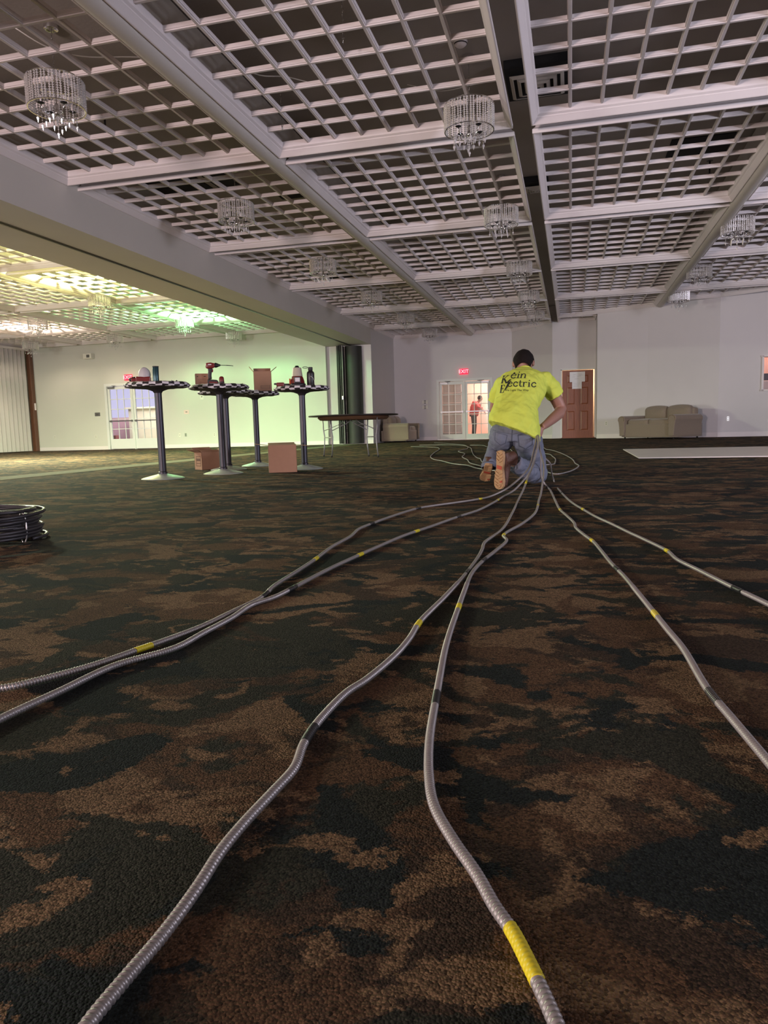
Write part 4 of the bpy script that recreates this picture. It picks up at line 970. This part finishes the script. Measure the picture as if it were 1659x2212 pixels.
for key, pts in CABLES.items():
    if key in 'ABCDEF':      # the runs carry on past the viewer
        dv = Vector(pts[-1])-Vector(pts[-2]); dv.z = 0; dv.normalize(); sv = Vector((-dv.y, dv.x, 0)); pts = pts + [tuple(Vector(pts[-1])+dv*.35+sv*.02), tuple(Vector(pts[-1])+dv*.75-sv*.05)]
    path = catmull(pts); root = corrugated(path, CR, near=2.3).obj('armoured_cable', M_cab, smooth=True)
    tag(root, CLAB[key], 'cable', 'armoured cables')
    if key in 'ABCDEF': root.data.name = 'armoured_cable'
    cum = [0.0]
    for a, b in zip(path, path[1:]): cum.append(cum[-1]+(b-a).length)
    for k2, tx, ty, colr in TAPES:
        if k2 != key: continue
        i = min(range(len(path)), key=lambda q: (path[q]-Vector((tx, ty, .008))).length)
        hl = .024 if colr == 'y' else .030
        if key == 'D' and ty < .8: hl = .036
        corrugated(path, CR*1.13, max(0, cum[i]-hl), cum[i]+hl, amp=.08).obj('yellow_tape' if colr == 'y' else 'black_tape', M_ytape if colr == 'y' else M_ktape, root, smooth=True)
random.seed(5)

# ---------------------------------------------------------------- people
def remesh(o, vox, smooth_it=4, disp=0.0, dscale=.12):
    m = o.modifiers.new('remesh', 'REMESH'); m.mode = 'VOXEL'; m.voxel_size = vox; m.use_smooth_shade = True
    s = o.modifiers.new('smooth', 'SMOOTH'); s.factor = .5; s.iterations = smooth_it
    if disp:
        tx = bpy.data.textures.new('folds', 'CLOUDS'); tx.noise_scale = dscale; tx.noise_depth = 2
        d = o.modifiers.new('folds', 'DISPLACE'); d.texture = tx; d.strength = disp; d.mid_level = .5; d.texture_coords = 'LOCAL'
    return o
def V3(*a): return Vector(a)
M_skin = pm('skin', (.31,.155,.11), .55, var=.06, scale=20); M_hair = pm('dark_hair', (.010,.007,.006), .85, var=.3, scale=60, bump=.3, bscale=150, spec=.15)
M_shirt = pm('yellow_green_cotton', (.56,.64,.08), .85, var=.03, scale=10, bump=.12, bscale=25)
M_jean = pm('washed_denim', (.135,.15,.195), .85, var=.22, scale=9, bump=.2, bscale=40); M_jeand = pm('denim_seam', (.055,.065,.09), .85, var=.1)
M_boot = pm('brown_boot_leather', (.075,.028,.014), .6, var=.2, scale=30, bump=.2, bscale=80); M_sole = pm('tan_crepe_sole', (.38,.23,.11), .75, var=.1, scale=40); M_mark = pm('red_sole_mark', (.38,.06,.03), .7)
PO = Vector((-.42, 6.05, 0))
man = thing('person', PO, 0, 'kneeling worker in yellow-green T-shirt and jeans, seen from behind, gathering cables', 'person')
def mt(pts, r, seg=14, up=None, mb=None):
    mb = mb or MB(); mb.tube([Vector(p)-PO for p in pts], r, seg, up=up); return mb
def head_axes(tilt):
    f = V3(0, math.cos(tilt), -math.sin(tilt)); u = V3(0, math.sin(tilt), math.cos(tilt)); return f, u, V3(1,0,0)
HC_ = V3(-.402, 6.47, 1.022); hf, hu, hr = head_axes(math.radians(48)); HM = Matrix((hr, hf, hu)).transposed()
b = MB()
mt([(-.388,6.30,.86),(-.392,6.38,.925),(-.400,6.45,.985)], [.075,.058,.056], mb=b)
b.ell(HC_-PO, (.078,.096,.108), 20, 14, HM); b.ell(HC_+hf*.035-hu*.055-PO, (.056,.058,.062), 16, 10, HM)     # skull, jaw
b.ell(HC_+hf*.098-hu*.012-PO, (.012,.020,.022), 10, 8, HM); b.ell(HC_+hf*.080+hu*.020-PO, (.045,.014,.010), 12, 8, HM); b.ell(HC_+hf*.088-hu*.055-PO, (.024,.010,.007), 10, 6, HM)
for s in (-1, 1): b.ell(HC_+hr*(.084*s)-hu*.012-hf*.005-PO, (.013,.024,.034), 12, 8, HM)
# arms
mt([(-.21,6.33,.83),(-.165,6.38,.77),(-.120,6.42,.69),(-.088,6.43,.615),(-.105,6.36,.575),(-.15,6.24,.535),(-.20,6.10,.490),(-.232,6.02,.468)], [.058,.056,.054,.050,.048,.043,.033,.027], mb=b)
mt([(-.57,6.33,.82),(-.625,6.39,.74),(-.645,6.43,.64),(-.638,6.46,.565),(-.60,6.56,.54),(-.56,6.68,.535),(-.545,6.74,.535)], [.056,.052,.050,.046,.041,.032,.027], mb=b)
# torso core so that the body is one piece under the clothes
mt([(-.44,6.03,.45),(-.44,6.08,.60),(-.41,6.20,.76),(-.388,6.30,.87)], [(.08,.13),(.085,.13),(.09,.14),(.07,.12)], up=V3(0,-1,0), mb=b)
mt([(-.545,6.05,.42),(-.60,6.32,.42),(-.612,6.40,.42),(-.650,6.12,.22),(-.668,6.07,.14)], [.07,.055,.05,.04,.035], mb=b)
mt([(-.35,6.03,.42),(-.31,6.12,.24),(-.28,6.19,.10),(-.35,5.96,.13),(-.41,5.82,.18),(-.44,5.74,.20)], [.075,.06,.055,.045,.035,.033], mb=b)
mt([(-.545,6.05,.42),(-.44,6.04,.45),(-.35,6.03,.42)], [.07,.09,.07], mb=b)
def hand(mb, w, d, palm_n, side, curl, size=1.0):
    """w wrist, d direction of the palm, palm_n normal out of the palm, side = thumb side direction"""
    d = d.normalized(); palm_n = palm_n.normalized(); side = side.normalized(); k = size
    mb.tube([w-PO, w+d*.03*k-PO, w+d*.065*k-PO, w+d*.09*k-PO], [(.017*k,.026*k),(.015*k,.036*k),(.014*k,.041*k),(.010*k,.038*k)], 12, up=palm_n)
    for i, (off, L_) in enumerate(((.030,.072),(.010,.080),(-.011,.074),(-.031,.060))):
        p = w+d*.085*k+side*off*k; pts = [p-PO]; a = 0.0; q = p
        for j, f in enumerate((.42,.32,.26)):
            a += curl[j]; q = q+(d*math.cos(a)+palm_n*math.sin(a))*(L_*f*k); pts.append(q-PO)
        mb.tube([w+d*.05*k+side*off*.8*k-PO]+pts, [.010*k,.0105*k,.0095*k,.0088*k,.0075*k], 8, up=palm_n)
    p0 = w+d*.025*k+side*.028*k; p1 = p0+(d*.5+side*.75+palm_n*.25).normalized()*.038*k; p2 = p1+(d*.75+side*.05+palm_n*.6).normalized()*.032*k; p3 = p2+(d*.45-side*.4+palm_n*.7).normalized()*.024*k
    mb.tube([p0-side*.012*k-PO, p0-PO, p1-PO, p2-PO, p3-PO], [.013*k,.013*k,.0115*k,.010*k,.008*k], 8, up=palm_n)
hand(b, V3(-.235,6.01,.465), V3(-.35,-.45,-.75), V3(-.6,.75,-.1), V3(.55,.3,-.3).cross(V3(-.6,.75,-.1))*-1, (.75,1.25,.9))
hand(b, V3(-.545,6.74,.535), V3(.15,.85,-.35), V3(0,-.35,-.9), V3(1,-.1,0), (.25,.35,.3))
body = remesh(b.obj('body', M_skin, man), .0062, 3)
for s in (-1, 1):
    MB().ell(HC_+hr*(.028*s)+hf*.083+hu*.003-PO, (.010,.008,.007), 10, 8, HM).obj('eye', M_cw, man, smooth=True)
# hair: cap over the back and crown, leaving face, ears and nape free
h = MB(); h.ell((0,0,0), (.088,.108,.118), 36, 26); keep = []
vs = h.v; nf = []
for f in h.f:
    c = sum((Vector(vs[i]) for i in f), Vector())/len(f)
    if c.y > .045 and c.z < .060: continue
    if c.z < -.088 : continue
    if abs(c.x) > .066 and c.z < .006 and c.y > -.03: continue
    nf.append(f)
rr = random.Random(2)
h.v = [tuple((HM @ (Vector(v)*(1+rr.uniform(-.02,.035))))+HC_-PO) for v in vs]; h.f = nf; h.mi = [0]*len(nf)
ho = h.obj('hair', M_hair, man, smooth=True); so_ = ho.modifiers.new('thick', 'SOLIDIFY'); so_.thickness = .012; so_.offset = 0
sb_ = ho.modifiers.new('sub', 'SUBSURF'); sb_.levels = 1; sb_.render_levels = 1
# shirt
b = MB()
sm = MB()
mt([(-.450,5.965,.435),(-.447,5.985,.52),(-.445,6.05,.62),(-.428,6.14,.71),(-.402,6.23,.80),(-.388,6.30,.865),(-.385,6.345,.905),(-.384,6.375,.93)],
   [(.180,.212),(.160,.202),(.130,.180),(.135,.190),(.130,.208),(.112,.200),(.085,.150),(.066,.085)], 28, V3(0,-1,0), sm)
for i in range(56): v = sm.v[i]; sm.v[i] = (v[0], v[1], v[2]-(v[0]+.03)*(.37 if i < 28 else .22))
b.add(sm.v, sm.f)
mt([(-.30,6.28,.83),(-.215,6.33,.845),(-.165,6.375,.79),(-.130,6.40,.73)], [.085,.084,.078,.074], 18, mb=b)
mt([(-.47,6.28,.83),(-.560,6.33,.835),(-.615,6.38,.765),(-.640,6.40,.69)], [.085,.082,.074,.066], 18, mb=b)
shirt = remesh(b.obj('t_shirt', M_shirt, man), .0085, 4, .030, .09)
mb_ = MB().lathe([(.060,-.006),(.066,-.004),(.067,.008),(.061,.012),(.060,-.006)], 28, V3(-.384,6.385,.938)-PO, Matrix.Rotation(math.radians(-48), 3, 'X')); mb_.obj('collar', M_shirt, shirt, smooth=True)
# jeans
b = MB()
mt([(-.452,5.985,.49),(-.452,5.985,.43),(-.450,5.99,.37)], [(.118,.168),(.132,.188),(.125,.185)], 26, V3(0,-1,0), b)
b.ell(V3(-.355,5.985,.375)-PO, (.108,.125,.115), 20, 14); b.ell(V3(-.545,5.985,.40)-PO, (.110,.135,.12), 20, 14)
mt([(-.555,6.01,.40),(-.575,6.16,.38),(-.600,6.32,.41),(-.612,6.42,.43),(-.622,6.25,.33),(-.640,6.14,.24),(-.658,6.10,.185),(-.664,6.085,.155)], [.100,.090,.078,.072,.070,.064,.062,.064], 20, mb=b)
mt([(-.345,6.00,.38),(-.320,6.06,.27),(-.292,6.13,.17),(-.275,6.17,.095)], [.120,.106,.094,.084], 22, mb=b)
mt([(-.270,6.17,.088),(-.285,6.07,.092),(-.320,5.97,.110),(-.370,5.87,.145),(-.405,5.80,.172),(-.420,5.768,.188),(-.430,5.748,.198)], [.086,.084,.079,.074,.070,.070,.066], 20, mb=b)
jeans = remesh(b.obj('jeans', M_jean, man), .0085, 3, .022, .06)
# boots
def boot(origin, toe, upv, sh=.160):
    toe = toe.normalized(); upv = (upv-toe*upv.dot(toe)).normalized(); xr = toe.cross(upv); M = Matrix((xr, toe, upv)).transposed(); o = origin-PO
    outl = [(-.030,-.135),(-.037,-.10),(-.034,-.04),(-.032,0),(-.044,.06),(-.050,.10),(-.046,.135),(-.028,.155),(0,.160),(.028,.153),(.045,.13),(.048,.09),(.040,.05),(.031,0),(.034,-.05),(.036,-.10),(.028,-.137),(0,-.145)]
    u = MB()
    u.tube([M @ V3(0,y,z)+o for y, z in ((-.125,.055),(-.09,.06),(-.04,.065),(.02,.062),(.08,.052),(.125,.045),(.15,.040))], [(.035,.026),(.042,.036),(.050,.038),(.046,.038),(.036,.044),(.030,.043),(.018,.028)], 18, up=upv)
    u.tube([M @ V3(0,y,z)+o for y, z in ((-.065,.045),(-.062,.075),(-.070,sh*.8),(-.075,sh))], [(.055,.040),(.056,.042),(.054,.044),(.055,.047)], 18, up=toe)
    ub = remesh(u.obj('boot', M_boot, man), .006, 3)
    s = MB().prism(outl[::-1], 0, .022, M, o); k = s
    for y in (-.115,-.088,-.061,.035,.062,.089,.116,.140):
        w = .030 if y < 0 else (.040 if y < .13 else .026)
        for sg in (-1, 1):
            k.prism([(0,y),(sg*w,y-.018),(sg*w,y-.007),(0,y+.011)][::sg], -.007, .002, M, o)
    so = s.obj('sole', M_sole, ub)
    MB().prism([(-.026,-.028),(.026,-.024),(.024,.004),(-.026,.0)], -.003, .002, M, o).obj('red_logo_patch', M_mark, so)
    MB().prism([(.018,.090),(.036,.085),(.036,.100),(.018,.105)], -.0085, .002, M, o).obj('red_logo_patch', M_mark, so)
    l = MB()
    for i in range(5):
        y = .045-.022*i; z = .100+.014*i if i > 1 else .098+.006*i
        l.tube([M @ V3(-.022,y,z-.004)+o, M @ V3(0,y+.004,z+.006)+o, M @ V3(.022,y,z-.004)+o], .0028, 6)
    l.tube([M @ V3(.0,-.035,.148)+o, M @ V3(.030,-.02,.145)+o, M @ V3(.045,.0,.12)+o, M @ V3(.04,.01,.10)+o], .0028, 6); l.obj('laces', M_dark, ub, smooth=True)
    return ub
boot(V3(-.535,5.60,.160), V3(-.06,.10,-1), V3(.60,.80,-.06))
boot(V3(-.690,6.12,.095), V3(-.22,.86,-.50), V3(.12,.46,.86), .105)
# cuff of the left trouser leg showing the boot shaft
MB().lathe([(.060,-.01),(.066,0),(.067,.02),(.062,.03),(.060,-.01)], 20, V3(-.666,6.08,.150)-PO, Matrix.Rotation(math.radians(-22), 3, 'X')).obj('trouser_cuff', M_jean, jeans, smooth=True)
# printing on the shirt, stroke by stroke
GL = {'e': (.95, [([(.12,.54),(.84,.54)],.10), ([(.84,.54),(.80,.82),(.50,.98),(.20,.80),(.10,.46),(.24,.12),(.55,.02),(.86,.22)],.17)]),
 'i': (.55, [([(.28,0),(.28,.95)],.20), ([(.05,.03),(.51,.03)],.07), ([(.08,.93),(.28,.93)],.08), ([(.20,1.32),(.36,1.32)],.20)]),
 'n': (1.1, [([(.22,0),(.22,.95)],.20), ([(.03,.03),(.42,.03)],.07), ([(.03,.93),(.22,.93)],.08), ([(.22,.70),(.42,.93),(.66,.92),(.80,.70)],.13), ([(.80,.70),(.80,0)],.20), ([(.62,.03),(1.0,.03)],.07)]),
 'c': (.90, [([(.80,.74),(.56,.97),(.26,.84),(.12,.48),(.26,.12),(.56,.02),(.84,.24)],.17), ([(.70,.74),(.84,.74)],.18)]),
 't': (.68, [([(.30,1.30),(.30,.20),(.42,.04),(.62,.12)],.18), ([(.04,.93),(.60,.93)],.08)]),
 'r': (.80, [([(.22,0),(.22,.95)],.20), ([(.03,.03),(.46,.03)],.07), ([(.03,.93),(.22,.93)],.08), ([(.22,.64),(.42,.92),(.60,.94)],.12), ([(.58,.88),(.72,.88)],.17)]),
 'K': (1.0, [([(.22,0),(.22,1)],.15), ([(.04,.03),(.42,.03)],.05), ([(.04,.97),(.42,.97)],.05), ([(.82,.97),(.26,.42)],.06), ([(.40,.56),(.84,.03)],.15), ([(.64,.97),(.96,.97)],.05), ([(.66,.03),(1.0,.03)],.05)]),
 'E': (.85, [([(.22,0),(.22,1)],.15), ([(.04,.03),(.78,.03)],.06), ([(.04,.97),(.74,.97)],.06), ([(.22,.52),(.56,.52)],.06), ([(.76,.03),(.80,.26)],.06), ([(.74,.97),(.76,.78)],.06), ([(.56,.42),(.56,.62)],.05)])}
def ribbon(mb, pts, w, cap=True):
    """flat stroke of constant width along a polyline, cut finely"""
    P_ = [Vector(p).to_2d() if len(p) > 2 else Vector(p) for p in pts]; fine = []
    for a, b_ in zip(P_, P_[1:]):
        n = max(1, int((b_-a).length/.006)); fine += [a.lerp(b_, i/n) for i in range(n)]
    fine.append(P_[-1]); L_, R_ = [], []
    for i, p in enumerate(fine):
        t = (fine[min(i+1, len(fine)-1)]-fine[max(i-1, 0)]).normalized(); nn = Vector((-t.y, t.x))*w/2; L_.append(p+nn); R_.append(p-nn)
    n = len(fine); mb.add([(p.x, p.y, 0) for p in L_+R_], [(i, i+1, n+i+1, n+i) for i in range(n-1)])
def project(mb, surf, O, Rv, Uv, off=.0022):
    """lay flat artwork on a surface by shooting each vertex along the artwork's own normal"""
    dg = bpy.context.evaluated_depsgraph_get(); dg.update(); bv = BVHTree.FromObject(surf, dg)
    N_ = Rv.cross(Uv).normalized(); out = []; last = None     # N_ points from the back of the shirt towards the reader
    for v in mb.v:
        p = O-PO+Rv*v[0]+Uv*v[1]+N_*.4; hit = bv.ray_cast(p, -N_, 1.0)
        if hit[0] is not None: last = hit[0]+N_*off
        else: last = (last if last is not None else p-N_*.4)
        out.append(tuple(last))
    mb.v = out; return mb
M_print = pm('black_shirt_print', (.02,.025,.02), .7, var=0)
Rv = V3(.999, 0, -.03).normalized(); Uv = V3(0, 0, 1)
lm_ = MB()
def word(s, x, y, h, adv=1.0, slant=.0, rise=0.0):
    for ch in s:
        w, st = GL[ch]
        for pts, sw in st: ribbon(lm_, [(x+(px+py*slant)*h*adv, y+py*h) for px, py in pts], sw*h*1.2)
        x += w*h*adv; y += rise*w*h
    return x
word('K', -.142, -.006, .072, .84, .16); word('ein', -.064, .036, .041, 1.28, .12, .0)
word('E', -.144, -.086, .068, .66, .14); word('ectric', -.084, -.034, .041, 1.20, .03, -.035)
lm_.add([(-.036,.090,0),(-.068,.026,0),(-.094,-.002,0),(-.078,-.002,0),(-.054,.024,0),(-.024,.088,0)], [(0,1,4,5),(1,2,3,4)])
lm_.add([(-.050,.026,0),(-.066,-.002,0),(-.080,-.006,0),(-.106,-.070,0),(-.124,-.094,0),(-.088,-.056,0),(-.056,.006,0)], [(0,1,6),(1,2,5,6),(2,3,5),(3,4,5)])
project(lm_, shirt, V3(-.428,6.24,.838), Rv, Uv).obj('lettering', M_print, shirt)
tv, tf = text_mesh('We Light The Way', .024); tm = MB(); tm.add([(v.x*1.02-.008, v.y-.066, 0) for v in tv], tf)
project(tm, shirt, V3(-.423,6.24,.838), Rv, Uv).obj('slogan_lettering', M_print, shirt)
# seams and pockets on the jeans
jm = MB(); Rj = V3(1,0,0); Uj = V3(0,0,1)
ribbon(jm, [(-.002,.115),(-.008,.02),(-.012,-.07)], .009); ribbon(jm, [(-.17,.075),(-.09,.050),(.0,.035),(.09,.050),(.17,.070)], .003)
ribbon(jm, [(.040,.030),(.155,.045),(.150,-.05),(.098,-.085),(.045,-.060),(.040,.030)], .007); ribbon(jm, [(.040,.022),(.155,.037)], .004)
ribbon(jm, [(-.045,.028),(-.140,.055),(-.145,-.01),(-.100,-.05),(-.060,-.035),(-.045,.028)], .004)
ribbon(jm, [(.13,-.16),(.18,-.14)], .004); ribbon(jm, [(.10,-.21),(.19,-.24)], .004)
project(jm, jeans, V3(-.450,5.9,.385), Rj, Uj, .001).obj('seams', M_jeand, jeans)
# figure in the corridor seen through the right leaf
PO = Vector((-3.60, 27.75, 0))
p2_ = thing('person', PO, 0, 'figure in a red top bending in the corridor behind the glass door', 'person')
M_redtop = pm('red_top', (.55,.06,.06), .8); M_pants = pm('dark_trousers', (.03,.03,.04), .8)
b = MB()
mt([(-3.60,27.75,.92),(-3.55,27.74,1.15),(-3.46,27.72,1.32)], [(.10,.15),(.11,.17),(.09,.17)], up=V3(0,-1,0), mb=b)
mt([(-3.44,27.72,1.34),(-3.39,27.72,1.42)], [.055,.05], mb=b); b.ell(V3(-3.34,27.72,1.50)-PO, (.085,.075,.11), 16, 12)
b.ell(V3(-3.26,27.72,1.48)-PO, (.018,.012,.014), 8, 6)
for s in (-1, 1):
    mt([(-3.60,27.75+.09*s,.90),(-3.58,27.75+.10*s,.50),(-3.61,27.75+.10*s,.09)], [.085,.06,.042], mb=b)
    mt([(-3.61,27.75+.10*s,.05),(-3.50,27.75+.10*s,.035)], [.045,.035], mb=b)
    w = V3(-3.20,27.72+.10*s,1.04); mt([(-3.47,27.72+.17*s,1.30),(-3.36,27.72+.20*s,1.12),w], [.05,.042,.028], mb=b)
    hand(b, w, V3(.5,0,-.85), V3(-.85,0,-.5), V3(0,-s,0), (.3,.4,.3))
remesh(b.obj('body', M_skin, p2_), .009, 3)
b = MB(); mt([(-3.60,27.75,.88),(-3.55,27.74,1.15),(-3.46,27.72,1.33),(-3.43,27.72,1.37)], [(.125,.175),(.13,.19),(.11,.19),(.06,.08)], up=V3(0,-1,0), mb=b)
for s in (-1, 1): mt([(-3.47,27.72+.14*s,1.31),(-3.40,27.72+.20*s,1.19),(-3.30,27.72+.16*s,1.12)], [.075,.062,.055], mb=b)
remesh(b.obj('red_shirt', M_redtop, p2_), .011, 4)
b = MB(); mt([(-3.60,27.75,.95),(-3.60,27.75,.84)], [(.12,.165),(.12,.16)], up=V3(0,-1,0), mb=b)
for s in (-1, 1): mt([(-3.60,27.75+.09*s,.88),(-3.58,27.75+.10*s,.50),(-3.61,27.75+.10*s,.08)], [.105,.078,.062], mb=b)
remesh(b.obj('trousers', M_pants, p2_), .011, 4)
h = MB(); h.ell(V3(-3.355,27.72,1.525)-PO, (.092,.083,.10), 20, 14); h.obj('hair', M_hair, p2_, smooth=True)
